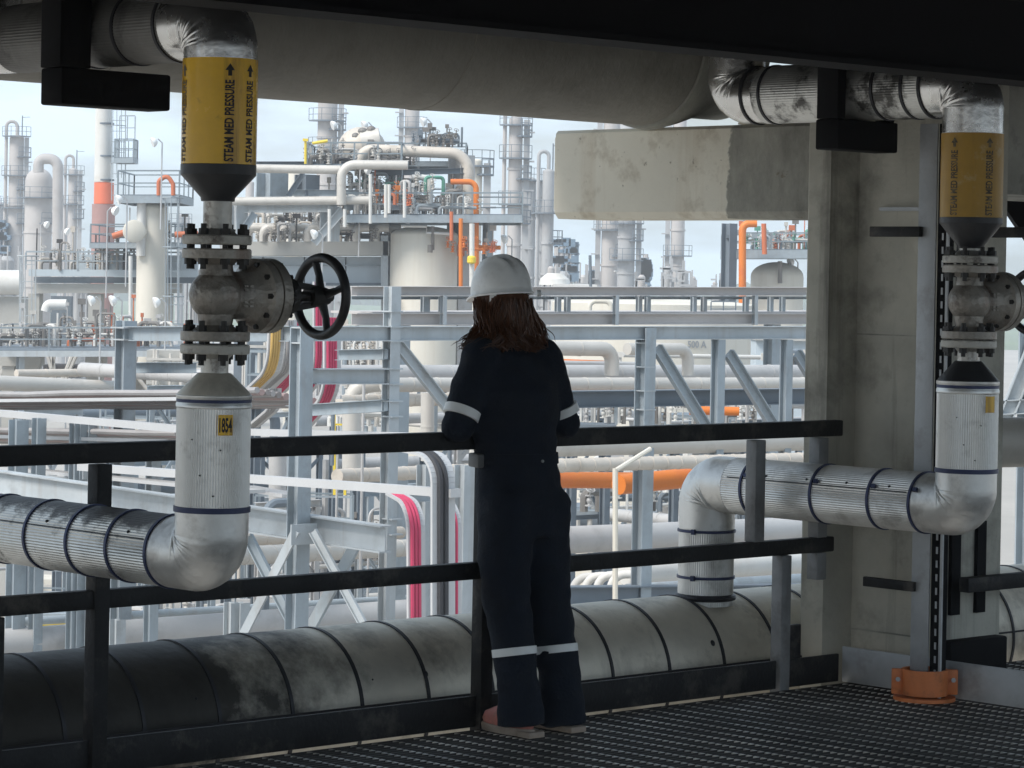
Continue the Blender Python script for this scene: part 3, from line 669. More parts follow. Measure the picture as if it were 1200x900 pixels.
for k in range(26):
    rr = 5.4 + k * .21 + rnd.uniform(-.05, .05); an = rnd.choice((.12, .12, .45, .75, -.25)); d = (-QD * math.cos(an) + ZD * math.sin(an))
    g = MB(); s_ = rnd.choice((.004, .005, .006, .0075)) ; g.ball(RQ(rr, 8.45, .04) + d * .300, s_, s_ * (1.6 if s_ > .007 else 1), s_ * (1.8 if s_ > .007 else 1), (d, RD, d.cross(RD)), 8, 6); g.build('plug', M['band_dark'], lp)
for rr in (4.4, 8.6, 12.0):
    g = MB(); g.rbox(rr - .1, rr + .1, 8.25, 8.65, -.6, -.262); g.build('saddle_support', M['roof_steel'], lp)
# ================================================================ the worker
pb = RQ(0, 0, 0) + P(632, 858, 10.71); pb.z = 0
FW, LF = QD, -RD                                             # she faces the rail
def W(f, l, z): return pb + FW * f + LF * l + ZD * z
M['navy'] = mat('navy', (.0065, .0105, .019), .85, 0, .25, 14, .25, 90, spec=.3)
M['tape'] = mat('tape', (.78, .78, .76), .4, 0, .06, 20)
M['hat'] = mat('hat', (.88, .88, .86), .32, 0, .04, 12, stain=(.6, .58, .55), samt=.35, sscale=16)
M['hair'] = mat('hair', (.080, .030, .013), .38, 0, .45, 60, stretch=(1, 1, .15))
M['skin'] = mat('skin', (.55, .33, .24), .5, 0, .06, 10)
M['boot'] = mat('boot', (.46, .17, .14), .5, 0, .2, 20, .1, stain=(.25, .16, .12), samt=.6, sscale=25)
M['sole'] = mat('sole', (.33, .27, .22), .8, 0, .2, 20)
M['belt'] = mat('belt', (.10, .10, .10), .6, 0, .2, 20)
pr = thing('person', 'worker in a navy coverall and white hard hat leaning on the railing, seen from behind', 'person', (pb.x, pb.y, 0))
def ellipse_loft(mb, secs, n=28):
    """secs: (centre, half width along LF, half depth along FW, normal tilt)"""
    prev = None
    for c, a, b in secs:
        ring = mb.ring([V(c) + LF * (a * math.cos(2 * math.pi * k / n)) + FW * (b * math.sin(2 * math.pi * k / n)) for k in range(n)])
        if prev: mb.face_loop(prev, ring)
        else: mb.cap(ring, True)
        prev = ring
    mb.cap(prev)
def bake(mb, name, m_, voxel, smooth, parent, wrinkle=0, seed=0):
    o = mb.build(name, m_, None, base=parent['_o'])
    rm = o.modifiers.new('r', 'REMESH'); rm.mode = 'VOXEL'; rm.voxel_size = voxel
    sm = o.modifiers.new('s', 'SMOOTH'); sm.iterations = smooth; sm.factor = .5
    bpy.context.view_layer.update()
    dg = bpy.context.evaluated_depsgraph_get()
    me = bpy.data.meshes.new_from_object(o.evaluated_get(dg)); me.name = name
    if wrinkle:
        nn = [v.normal.copy() for v in me.vertices]
        for v, nv in zip(me.vertices, nn):
            p = v.co
            a = mnoise.noise(V((p.x * 9 + seed, p.y * 9, p.z * 16))) + .6 * mnoise.noise(V((p.x * 20, p.y * 20 + seed, p.z * 26)))
            fold = math.sin(p.z * 55 + 6 * mnoise.noise(V((p.x * 6, p.y * 6, p.z * 3)))) * max(0, mnoise.noise(V((p.x * 4, p.y * 4, p.z * 5 + seed))))
            v.co = p + nv * wrinkle * (a + 1.0 * fold)
    for p in me.polygons: p.use_smooth = True
    if not me.materials: me.materials.append(m_)
    old = o.data; o.modifiers.clear(); o.data = me; bpy.data.meshes.remove(old)
    if parent is not None: o.parent = parent; o.location = (0, 0, 0)
    return o
HEAD = V((.245, .0, 1.575))                                  # f, l, z of head centre
hc_ = W(*HEAD)
SH = (W(.185, .155, 1.375), W(.185, -.155, 1.375))
EL = (W(.185, .268, 1.125), W(.165, -.262, 1.125))
WR = (W(.335, .105, 1.145), W(.335, -.085, 1.145))
def chain(mb, pts, rs, n=16):
    mb.tube(pts, rs, n)
    for p, r in zip(pts, rs): mb.ball(p, r, r, r, None, 14, 10)
# body: one continuous skin surface (head, neck, trunk, arms, hands, legs)
b = MB()
ellipse_loft(b, [(W(.12, 0, .86), .11, .08), (W(.145, 0, 1.0), .10, .07), (W(.17, 0, 1.2), .11, .07), (W(.19, 0, 1.36), .12, .06), (W(.21, 0, 1.415), .08, .06), (W(.225, 0, 1.44), .052, .052), (W(.245, 0, 1.52), .05, .052)], 24)
for s_, sg in ((0, 1), (1, -1)):
    chain(b, [SH[s_], EL[s_], WR[s_]], [.042, .034, .024])
    chain(b, [W(.09, .09 * sg, .86), W(.08, .102 * sg, .5), W(.0, .106 * sg, .1)], [.06, .046, .03])
b.ball(hc_ + ZD * .02, .078, .098, .112, (LF, FW, ZD), 24, 18)                     # skull
b.ball(hc_ + FW * .035 - ZD * .055, .056, .058, .062, (LF, FW, ZD), 20, 14)        # jaw
b.tube([hc_ + FW * .092 + ZD * .02, hc_ + FW * .118 - ZD * .022, hc_ + FW * .098 - ZD * .03], [.008, .014, .010], 10)   # nose
for sg in (-1, 1):
    b.ball(hc_ + LF * .079 * sg + ZD * .0, .010, .020, .032, (LF, FW, ZD), 12, 8)  # ears
    b.ball(hc_ + FW * .092 + LF * .03 * sg + ZD * .042, .022, .010, .008, (LF, FW, ZD), 10, 8)   # brows
b.ball(hc_ + FW * .092 - ZD * .062, .025, .010, .007, (LF, FW, ZD), 10, 8); b.ball(hc_ + FW * .09 - ZD * .074, .022, .011, .008, (LF, FW, ZD), 10, 8)  # lips
for s_, sg in ((0, 1), (1, -1)):                              # folded hands on the rail
    wr = WR[s_]; d = (-LF * sg * .75 + FW * .62).normalized(); side = ZD; palm = wr + d * .05
    b.ball(palm, .046, .026, .036, (d, d.cross(ZD).normalized(), ZD), 16, 10)
    for j in range(4):
        p0 = palm + d * .034 + ZD * (.026 - .0175 * j) ; ln = (.062, .070, .066, .052)[j]
        dd = (d * .93 + (FW if s_ == 0 else -FW) * .1 - ZD * .05).normalized(); d2 = (d * .5 - LF * sg * .3 - ZD * .55).normalized()
        b.tube([p0, p0 + dd * ln * .5, p0 + dd * ln * .5 + d2 * ln * .5], [.0088, .0082, .0070], 10)
    b.tube([palm - d * .02 + ZD * .026, palm + d * .012 + ZD * .048 - FW * .01, palm + d * .042 + ZD * .052], [.011, .0098, .0082], 10)
body = bake(b, 'body', M['skin'], .0052, 2, pr)
# coverall
b = MB()
ellipse_loft(b, [(W(.105, 0, .72), .165, .110), (W(.125, 0, .82), .190, .134), (W(.138, 0, .90), .184, .134), (W(.145, 0, .985), .168, .128), (W(.16, 0, 1.04), .172, .128), (W(.170, 0, 1.14), .198, .132),
                 (W(.175, 0, 1.25), .212, .128), (W(.185, 0, 1.33), .196, .112), (W(.195, 0, 1.385), .150, .088), (W(.212, 0, 1.425), .088, .068), (W(.222, 0, 1.45), .070, .064)], 32)
chain(b, [SH[0], EL[0] * .5 + SH[0] * .5 + LF * .008, EL[0], (EL[0] + WR[0]) / 2, WR[0] - (WR[0] - EL[0]).normalized() * .02], [.078, .068, .062, .056, .046])
chain(b, [SH[1], EL[1] * .5 + SH[1] * .5 - LF * .008, EL[1], (EL[1] + WR[1]) / 2, WR[1] - (WR[1] - EL[1]).normalized() * .02], [.078, .068, .062, .056, .046])
LEG = []
for sg in (1, -1):
    pts = [W(.105, .092 * sg, .82), W(.10, .100 * sg, .66), W(.08, .104 * sg, .48), W(.03, .106 * sg, .30), W(.0, .106 * sg, .14), W(-.012, .107 * sg, .034 - (.016 if sg < 0 else 0))]
    rs = [.108, .102, .090, .080, .081, .094]
    b.tube(pts, rs, 24); LEG.append((pts, rs))
    b.ball(pts[0], .105, .118, .10, (LF, FW, ZD), 20, 12)
cov = bake(b, 'coverall', M['navy'], .010, 12, pr, .0062, 3)
# collar
b = MB(); b.torus(W(.222, 0, 1.445), ZD + FW * .3, .068, .016, 32, 8, 1.6); b.build('collar', M['navy'], pr)
# belt
b = MB(); n = 40; lo = []; hi = []
def oval(c, a, bb, z, n=40): return [W(c, 0, z) + LF * (a * math.cos(2 * math.pi * k / n)) + FW * (bb * math.sin(2 * math.pi * k / n)) for k in range(n)]
r0 = b.ring(oval(.146, .168, .130, .985)); r1 = b.ring(oval(.148, .175, .135, .985)); r2 = b.ring(oval(.152, .175, .135, 1.025)); r3 = b.ring(oval(.152, .168, .130, 1.025))
for x, y in ((r0, r1), (r1, r2), (r2, r3), (r3, r0)): b.face_loop(x, y)
b.build('belt', M['navy'], pr)
b = MB(); b.box(W(.185, .172, .998), .10, .028, .052, ((FW * .8 + LF * -.3).normalized(), (LF * .8 + FW * .3).normalized(), ZD), .008); b.build('belt_pouch', M['belt'], pr)
b = MB(); b.ball(W(.01, .0, 1.0), .006, .006, .006, None, 8, 6); b.build('rivet', M['galv'], pr)
# reflective bands
def band_on(p, ax, ra, wd, name='reflective_band'):
    mb = MB(); a = V(ax).normalized(); N = 44
    mb.lathe(V(p) - a * wd / 2, a, [(0, ra - .004), (.001, ra), (wd - .001, ra), (wd, ra - .004)], N)
    return mb.build(name, M['tape'], pr)
for s_ in (0, 1):
    a = (EL[s_] - SH[s_]).normalized(); p = SH[s_] + (EL[s_] - SH[s_]) * .80
    band_on(p + LF * (.004 if s_ == 0 else -.004), a, .069, .034)
for (pts, rs), zz in zip(LEG, (.302, .296)):
    band_on(V((pts[3].x, pts[3].y, zz)), (pts[4] - pts[3]), .0835, .030)
# hair: shell plus wavy locks
b = MB(); hc2 = hc_ - FW * .005
secs = []
for z, a, bb, of in ((1.64, .070, .085, .0), (1.605, .094, .108, -.004), (1.575, .096, .106, -.012), (1.53, .104, .098, -.02), (1.49, .110, .09, -.026), (1.45, .102, .08, -.034), (1.42, .085, .060, -.044), (1.405, .07, .045, -.05)):
    secs.append((W(HEAD.x + of, 0, z), a, bb))
# keep the face open: only the back three quarters
n = 40; prev = None
for j, (c, a, bb) in enumerate(secs):
    ring = []
    for k in range(n):
        t = math.radians(-215 + 250 * k / (n - 1))              # opening towards FW
        w_ = 1 + .06 * mnoise.noise(V((k * .8, j * .25, 1)))
        ring.append(b.bm.verts.new(c + LF * (a * math.cos(t) * w_) + FW * (bb * math.sin(t) * w_)))
    if prev:
        for k in range(n - 1): b.bm.faces.new((prev[k], prev[k + 1], ring[k + 1], ring[k]))
    prev = ring
rnd = random.Random(5)
for i in range(900):
    t = math.radians(rnd.uniform(-222, 42)); a0 = rnd.uniform(.92, 1.08); z0 = rnd.uniform(1.50, 1.602); ph = 2.5 * t + rnd.uniform(-.9, .9)
    clump = mnoise.noise(V((t * 2.2, 3.1, 0))); wv = rnd.uniform(.007, .018) + .012 * max(0, clump)
    ln = rnd.uniform(.09, .15) + (z0 - 1.50) * .85 + .035 * clump; fl = .046 + .036 * clump + rnd.uniform(-.016, .026) + (.045 if rnd.random() < .10 else 0)
    sidey = abs(math.cos(t)) ** .7; pts = []; cu = rnd.uniform(-.02, .035)
    for j in range(11):
        s = j / 10; z = max(z0 - ln * s * (1 - .12 * s), 1.398 + .03 * rnd.random()) + cu * max(0, s - .7)
        aa = (.101 + .024 * s + fl * s * s * sidey) * a0; b2 = (.107 - .026 * s + fl * .35 * s * s) * a0
        pts.append(W(HEAD.x - .006 - .036 * s, 0, z) + LF * (aa * math.cos(t) + wv * math.sin(ph + s * 8 + clump * 3) * (.25 + s)) + FW * (b2 * math.sin(t) + wv * math.cos(ph + s * 7) * (.3 + s)))
    r0 = rnd.uniform(.0016, .0040); b.tube(pts, [r0 * x for x in (1, 1.1, 1.1, 1.1, 1.05, 1, .95, .85, .7, .5, .15)], 5, False)
b.build('hair', M['hair'], pr)
# hard hat
tilt = Matrix.Rotation(math.radians(6), 3, LF)
def H(f, l, z): return hc_ + FW * .0 + tilt @ (FW * f + LF * l + ZD * z)
hh = MB(); n = 64; rings = []
for j in range(17):
    th = math.pi / 2 * j / 16; rr = math.cos(th); zz = math.sin(th)
    ring = []
    for k in range(n):
        t = 2 * math.pi * k / n
        fx = math.sin(t) * .129 * rr ** .85 if j < 16 else 0; lx = math.cos(t) * .104 * rr ** .85 if j < 16 else 0
        ridge = 0
        for lc, ww, hgt in ((0, .014, .013), (.042, .009, .011), (-.042, .009, .011)):
            ridge += hgt * math.exp(-((lx - lc) / ww) ** 4) * min(1, zz * 1.8) * (1 if abs(fx) < .11 else .5)
        ring.append(hh.bm.verts.new(H(fx, lx, .042 + .134 * zz ** .92 + (ridge if zz > .3 else 0))))
    if rings: hh.face_loop(rings[-1], ring)
    rings.append(ring)
hh.cap(rings[-1])
brim0 = []; brim1 = []; brim2 = []
for k in range(n):
    t = 2 * math.pi * k / n; fr = max(0, math.sin(t)) ** 2.2
    e = .006 + .030 * fr
    c = H(math.sin(t) * (.129 + e), math.cos(t) * (.104 + .006 + .004 * fr), .036 - .010 * fr); c2 = H(math.sin(t) * (.127 + e), math.cos(t) * (.102 + .006 + .004 * fr), .030 - .010 * fr)
    brim0.append(hh.bm.verts.new(c)); brim1.append(hh.bm.verts.new(c2)); brim2.append(hh.bm.verts.new(H(math.sin(t) * .122, math.cos(t) * .098, .034)))
hh.face_loop(brim0, rings[0]); hh.face_loop(brim1, brim0); hh.face_loop(brim2, brim1)
hat = hh.build('hard_hat', M['hat'], pr, sharp=50)
for l_, f_, nm in ((.088, -.045, 'suspension_strap'), (-.088, -.05, 'suspension_strap')):
    g = MB(); g.box(H(f_, l_ , .008), .026, .004, .055, ((FW * .85 + LF * (.5 if l_ > 0 else -.5)).normalized(), (LF * .85 - FW * .5 if l_ > 0 else LF * .85 + FW * .5).normalized(), ZD), .001)
    o = g.build(nm, M['tape'], pr); o.parent = hat; o.location = (0, 0, 0)
g = MB(); g.lathe(H(-.09, -.098, .035), (-LF * .8 - FW * .5), [(0, .012), (.014, .012), (.016, .008)], 12)
o = g.build('ratchet_knob', M['hat'], pr); o.parent = hat; o.location = (0, 0, 0)
# boots
for sg in (1, -1):
    l_ = .107 * sg
    g = MB()
    ellipse_loft(g, [(W(.055, l_, .028), .040, .125), (W(.055, l_, .045), .046, .132), (W(.05, l_, .070), .044, .124), (W(.025, l_, .090), .040, .100), (W(-.01, l_, .115), .040, .066), (W(-.005, l_, .15), .040, .045), (W(.0, l_, .19), .038, .042)], 28)
    bt = g.build('boot', M['boot'], pr, sharp=60)
    g = MB(); ellipse_loft(g, [(W(.055, l_, .002), .044, .134), (W(.055, l_, .022), .047, .138), (W(.055, l_, .03), .044, .134)], 28); g.box(W(-.065, l_, .012), .078, .07, .022, (LF, FW, ZD), .004)
    o = g.build('sole', M['sole'], pr); o.parent = bt; o.location = (0, 0, 0)
    g = MB()
    for j in range(4): g.bar(W(.06 + .022 * j, l_ - .022, .104 - .008 * j), W(.06 + .022 * j, l_ + .022, .104 - .008 * j), .004, .005)
    o = g.build('laces', M['sole'], pr); o.parent = bt; o.location = (0, 0, 0)
# ================================================================ ground, far country
GZ = -12.0
M['ground'] = mat('ground', (.36, .335, .30), .95, 0, .16, .05, stain=(.30, .28, .25), samt=.6, sscale=.08)
M['grass_far'] = mat('grass_far', (.10, .15, .06), .95, 0, .25, .02)
M['tree_far'] = mat('tree_far', (.05, .085, .04), .95, 0, .35, .15)
g = MB(); S = 5200
g.bm.faces.new(g.ring([V((-S, -400, GZ)), V((S, -400, GZ)), V((S, 5500, GZ)), V((-S, 5500, GZ))]))
tag(g.build('ground', M['ground'], base=(0, 0, GZ)), kind='structure')
g = MB(); g.bm.faces.new(g.ring([V((-900, 620, GZ + .02)), V((900, 620, GZ + .02)), V((1600, 1900, GZ + .02)), V((-1600, 1900, GZ + .02))]))
tag(g.build('lawn', M['grass_far'], base=(0, 620, GZ)), kind='structure')
g = MB(); rnd = random.Random(3)
for i in range(900):
    x = rnd.uniform(-420, 420); y = rnd.uniform(1250, 1330); s_ = rnd.uniform(3, 8)
    h = rnd.uniform(7, 17) * (.7 + .5 * mnoise.noise(V((x * .02, 3, 0))))
    g.ball((x, y, GZ + h * .5), s_, s_, max(3, h * .62), None, 7, 5)
tag(g.build('far_woods', M['tree_far'], base=(0, 1290, GZ), sharp=20), 'low green line of trees on the horizon beyond the refinery', 'trees', kind='stuff')

# ---------------------------------------------------------------- small builders for the plant
def X(u, v, Y): return P(u, v, Y)
def down(p, z=None): return V((p.x, p.y, GZ if z is None else z))
def pipe(label, pts, d, m_='pipe_ins', R=None, seams=0, name='pipe', cat='pipe', group=None, n=14, flr=None):
    """pts are world points; one lagged pipe with rounded bends, joints in the lagging and support shoes"""
    pp = fillet(pts, R or d * 1.1, 6)
    mb = MB(); mb.tube(pp, d / 2, n)
    if not seams:
        o = mb.build(name, M[m_]); return tag(o, label, cat, group)
    sm = mb
    for a, b in zip(pts, pts[1:]):
        a, b = V(a), V(b); ln = (b - a).length; dr = (b - a).normalized(); k = max(1, int(ln / seams))
        for i in range(1, k):
            p = a + (b - a) * (i / k); sm.lathe(p - dr * .012, dr, [(0, d / 2 + .001), (.001, d / 2 + .006), (.023, d / 2 + .006), (.024, d / 2 + .001)], n)
    return tag(mb.build(name, M[m_]), label, cat, group)
def rail_line(par, a, b, h=1.07, post=1.5, m_='rail_steel', th=.045, mid=1, toe=False, part='handrail'):
    mb = MB(); a, b = V(a), V(b); L_ = (b - a).length; k = max(1, round(L_ / post))
    mb.bar(a + ZD * h, b + ZD * h, th, th)
    for j in range(mid): mb.bar(a + ZD * h * (j + 1) / (mid + 1), b + ZD * h * (j + 1) / (mid + 1), th * .8, th * .8)
    for i in range(k + 1):
        p = a + (b - a) * (i / k); mb.bar(p, p + ZD * (h - th / 2), th, th)
    return mb.build(part, M[m_], par)
def ladder_mb(a, b, wd=.45, cage=True, side=V((1, 0, 0)), out=V((0, -1, 0))):
    mb = MB(); a, b = V(a), V(b)
    for s_ in (-1, 1): mb.bar(a + side * s_ * wd / 2, b + side * s_ * wd / 2, .05, .05)
    n = int((b - a).length / .6)
    for i in range(n): mb.bar(a + (b - a) * ((i + .5) / n) - side * wd / 2, a + (b - a) * ((i + .5) / n) + side * wd / 2, .035, .035)
    if cage:
        n = int((b - a).length / 1.8)
        for i in range(1, n + 1):
            c = a + (b - a) * (i / max(n, 1)); ps = [c + side * (.42 * math.cos(t)) + out * (.75 * math.sin(t)) for t in [math.pi * j / 6 for j in range(7)]]
            mb.tube(ps, .03, 5)
        for t in (math.pi * .3, math.pi * .5, math.pi * .7):
            o = side * (.42 * math.cos(t)) + out * (.75 * math.sin(t)); mb.tube([a + (b - a) * .15 + o, b + o], .022, 5)
    return mb
def lamp(u, v, Y, label, dirx=1, h=4, tilt=.4, s=1.0):
    """floodlight on a thin pole"""
    p = X(u, v, Y); t = thing('floodlight', label, 'light', p - ZD * h, 'floodlights on thin poles about the plant')
    mb = MB(); mb.tube([p - ZD * h, p + ZD * .15, p + ZD * .3 + V((.25 * dirx * s, -.1, 0))], .045 * s, 6); mb.build('pole', M['galv_white'], t)
    mb = MB(); a = V((dirx * math.cos(tilt), -.35, -math.sin(tilt))).normalized(); q_ = p + V((.3 * dirx * s, -.1, .22))
    mb.lathe(q_, a, [(0, .10 * s), (.06 * s, .20 * s), (.22 * s, .30 * s), (.34 * s, .31 * s), (.341 * s, .27 * s)], 12); mb.build('lamp_head', M['lamp_white'], t)
    return t
def hcol(par, u, v0, v1, Y, wd, m_='steel_blue', part='column', zb=None):
    a = X(u, v0, Y); b = V((a.x, a.y, X(u, v1, Y).z if zb is None else zb))
    mb = MB(); mb.ibeam(b, a, wd, wd, wd * .08, up=QD); return mb.build(part, M[m_], par)
def hbeam(par, a, b, h, wd=None, m_='steel_blue', part='beam'):
    mb = MB(); mb.ibeam(a, b, h, wd or h * .6, h * .06); return mb.build(part, M[m_], par)
def brace(par, a, b, s_, m_='steel_blue', part='brace'):
    mb = MB(); mb.channel(a, b, s_, s_ * .5, s_ * .1); return mb.build(part, M[m_], par)

# ================================================================ near steel pipe rack (main frame along the rail's direction)
Yc = lambda u: dR(u, 460, 38.0)
rack = thing('pipe_rack', 'tall pale blue steel pipe rack straight across behind the worker', 'steel frame', down(X(600, 500, Yc(600))))
hcol(rack, 354, 384, 0, Yc(354), .215, 'steel_blue', zb=GZ)
hcol(rack, 460, 336, 0, Yc(460), .165, 'steel_light', zb=GZ)
hcol(rack, 757, 384, 0, Yc(757), .21, zb=GZ)
hbeam(rack, X(364, 391, Yc(364)), X(1010, 389.5, Yc(1010)), .19, .16, 'steel_light')
hbeam(rack, X(366, 441, Yc(366)), X(450, 441, Yc(450)), .20, .2, 'steel_light')
hbeam(rack, X(455, 475, Yc(455)), X(340, 482, dQ(340, 455, 38)), .16, .16)
hbeam(rack, X(455, 415, Yc(455)), X(397, 416, dQ(397, 455, 38)), .14, .14)
hbeam(rack, X(463, 582, Yc(463)), X(505, 580, Yc(505)), .16, .16, 'steel_light')
for u_, hh_ in ((842, .15), (922, .14)):
    a = X(u_, 398, Yc(u_)); mb = MB(); mb.ibeam(V((a.x, a.y, X(u_, 545, Yc(u_)).z)), a, hh_, hh_, .02, up=QD); mb.build('column', M['steel_blue'], rack)
brace(rack, X(768, 408, Yc(768)), X(828, 505, Yc(828) - .1), .17, 'steel_blue'); brace(rack, X(852, 414, Yc(852)), X(905, 500, Yc(905) - .1), .17); brace(rack, X(932, 414, Yc(932)), X(985, 500, Yc(985) - .1), .17)
brace(rack, X(465, 404, Yc(465)), X(545, 505, Yc(545) - .1), .15, 'steel_light')
hbeam(rack, X(640, 700, Yc(640)), X(1000, 695, Yc(1000)), .3, .25, 'steel_dark')
hbeam(rack, X(660, 468, Yc(660) + 1), X(950, 464, Yc(950) + 1), .24, .22, 'steel_dark')
# gusset plates and stiffeners
for u_, v_ in ((460, 365), (460, 383), (460, 400), (460, 432), (460, 450), (460, 470), (460, 488), (460, 608), (460, 626), (757, 402), (757, 430), (757, 458), (757, 480), (354, 384), (354, 402)):
    mb = MB(); mb.box(X(u_, v_, Yc(u_)), .20, .20, .018, (RD, QD, ZD)); mb.build('stiffener', M['steel_light'], rack)

# low A-frame trusses beneath the left trays
tr = thing('truss_frame', 'crossed blue steel bracing bolted to a gusset, low behind the railing left of the worker', 'steel frame', down(X(355, 700, 36)))
hbeam(tr, X(-60, 556, dQ(-60, 455, 36)), X(452, 632, dQ(452, 455, 36)), .34, .2, 'steel_light')
mb = MB(); mb.box(X(356, 626, 36.7), .42, .02, .26, (RD, QD, ZD)); mb.build('gusset', M['steel_light'], tr)
brace(tr, X(346, 622, 36.6), X(280, 752, 36.9), .11, 'steel_light'); brace(tr, X(368, 622, 36.6), X(436, 748, 36.2), .11, 'steel_light')
brace(tr, X(292, 628, 38.2), X(352, 745, 37.8), .14, 'steel_blue'); brace(tr, X(424, 622, 37.4), X(356, 748, 37.8), .14, 'steel_blue')
for u_ in (272, 283): hcol(tr, u_, 706, 0, 38.5, .16, 'steel_light', zb=GZ)
hcol(tr, 138, 726, 0, 40, .16, 'steel_light', zb=GZ)
hcol(tr, 108, 545, 562, 43, .2, 'steel_light')
hbeam(tr, X(-40, 551, 46), X(112, 566, 44), .06, .3, 'steel_light')

# ---- frame at the left with the T-shaped column
fl = thing('pipe_rack', 'pale blue steel T-frame left of the valve, standing among cable trays', 'steel frame', down(X(148, 470, 46)))
hcol(fl, 148, 376, 0, 46, .245, 'steel_blue', zb=GZ)
hbeam(fl, X(150, 391, 45.9), X(345, 391, dR(345, 148, 46) - 6), .23, .2, 'steel_blue')
hbeam(fl, X(158, 431, 46.5), X(230, 431, 46), .17, .17, 'steel_blue')
mb = MB(); mb.box(X(148, 384, 45.9), .36, .36, .02, (RD, QD, ZD)); mb.box(X(148, 398, 45.9), .36, .36, .02, (RD, QD, ZD)); mb.build('stiffener', M['steel_light'], fl)
for u_, v0 in ((22, 492), (96, 490), (106, 490), (90, 496), (181, 505), (46, 490)):
    hcol(fl, u_, v0, 0, 44, .16 if u_ != 22 else .22, 'steel_blue', zb=GZ)

# ---- walkway bridge: two light chords joined by posts
wb = thing('walkway_bridge', 'long light grey steel footbridge with paired uprights, level behind the hard hat', 'footbridge', down(X(680, 370, 56)))
Yb = lambda u: dR(u, 680, 56)
hbeam(wb, X(412, 341, Yb(412)), X(1010, 341.5, Yb(1010)), .17, .3, 'tray', 'top_chord')
hbeam(wb, X(412, 374, Yb(412)), X(1010, 373.5, Yb(1010)), .22, .3, 'tray', 'bottom_chord')
hbeam(wb, X(412, 349, Yb(412) + .5), X(1010, 349, Yb(1010) + .5), .06, .1, 'steel_blue', 'top_chord')
mb = MB(); a0, a1 = X(412, 366, Yb(412) + .9), X(1010, 365.5, Yb(1010) + .9); mb.bar(a0, a1, .04, 1.2); mb.build('walkway_plate', M['tray'], wb)
for u_ in (500, 518, 497, 654, 665, 749, 759, 813, 825, 874, 903, 917):
    hcol(wb, u_, 348, 367, Yb(u_) + .3, .095, 'steel_blue', 'upright')
for u_ in (520, 722, 885): hcol(wb, u_, 346, 381, Yb(u_) - .2, .09, 'steel_light', 'upright')
for u_ in (470, 905): hcol(wb, u_, 380, 0, Yb(u_) + .2, .25, 'steel_blue', 'leg', zb=GZ)

# ---- cable trays on the left (recede to the left)
def tray(label, a, b, wd, side=.1, cables=None, m_='galv_white', n=7, group=None, seed=1, stack=0):
    t = thing('cable_tray', label, 'cable tray', a, group)
    a, b = V(a), V(b); d = (b - a).normalized(); s_ = d.cross(ZD).normalized()
    for k in (-1, 1):
        mb = MB(); mb.bar(a + s_ * k * wd / 2, b + s_ * k * wd / 2, side, .03); mb.build('side_rail', M[m_], t)
    mb = MB(); L_ = (b - a).length
    for i in range(int(L_ / .6)): mb.bar(a + d * (i * .6 + .2) - s_ * wd / 2 - ZD * side * .3, a + d * (i * .6 + .2) + s_ * wd / 2 - ZD * side * .3, .03, .03)
    mb.build('rungs', M[m_], t)
    if cables:
        rnd = random.Random(seed)
        for i in range(n):
            o = s_ * (wd * .86 * ((i + .5) / n - .5)) + ZD * (stack * (i / n - .5)); mb = MB()
            ps = [a + (b - a) * (j / 8) + o + s_ * rnd.uniform(-.015, .015) + ZD * rnd.uniform(-.01, .015) for j in range(9)]
            mb.tube(ps, wd / n * rnd.uniform(.36, .5), 7); mb.build('cable', M[cables[i % len(cables)]], t)
    return t
M['cable_taupe'] = mat('cable_taupe', (.24, .215, .205), .6, 0, .12, 1.5); M['cable_grey'] = mat('cable_grey', (.33, .315, .31), .6, 0, .1, 1.5); M['cable_rose'] = mat('cable_rose', (.34, .24, .225), .6, 0, .1, 1.5)
cbl = ['cable_taupe', 'cable_grey', 'cable_taupe', 'cable_rose', 'cable_grey', 'cable_taupe', 'cable_taupe', 'cable_grey', 'cable_rose']
tray('wide tray of taupe cables, the upper of two running left from the blue T-frame', X(-60, 470, 50), X(345, 466, 40.2), 1.5, .05, cbl * 2, n=14, stack=.22)
tray('wide tray of taupe cables seen below the white channel at the left edge', X(-60, 508, 50), X(250, 516, 42), 1.5, .05, cbl * 2, n=14, seed=4, stack=.24)
def wchan(label, pts, h, wd, m_='galv_white'):
    mb = MB()
    for a, b in zip(pts, pts[1:]): mb.bar(a, b, h, wd)
    return tag(mb.build('cable_duct', M[m_]), label, 'cable duct')
wchan('white covered cable duct sloping past the left steam pipe just above the top rail', [X(-60, 479, 47), X(262, 507, 40)], .10, .16)
wchan('white covered cable duct ending behind the magenta cables', [X(262, 505.5, 40.2), X(545, 513, 36)], .09, .16)
wchan('white covered cable duct crossing under the top rail left of the worker', [X(96, 547, 40), X(534, 578, 34)], .10, .16)
wchan('thin white duct edge above the blue truss beam at the far left', [X(-40, 544, 48), X(300, 576, 40), ], .05, .3)
wchan('pale narrow duct under the white ducts beside the near blue column', [X(285, 571, 41.5), X(344, 581, 40)], .045, .35)

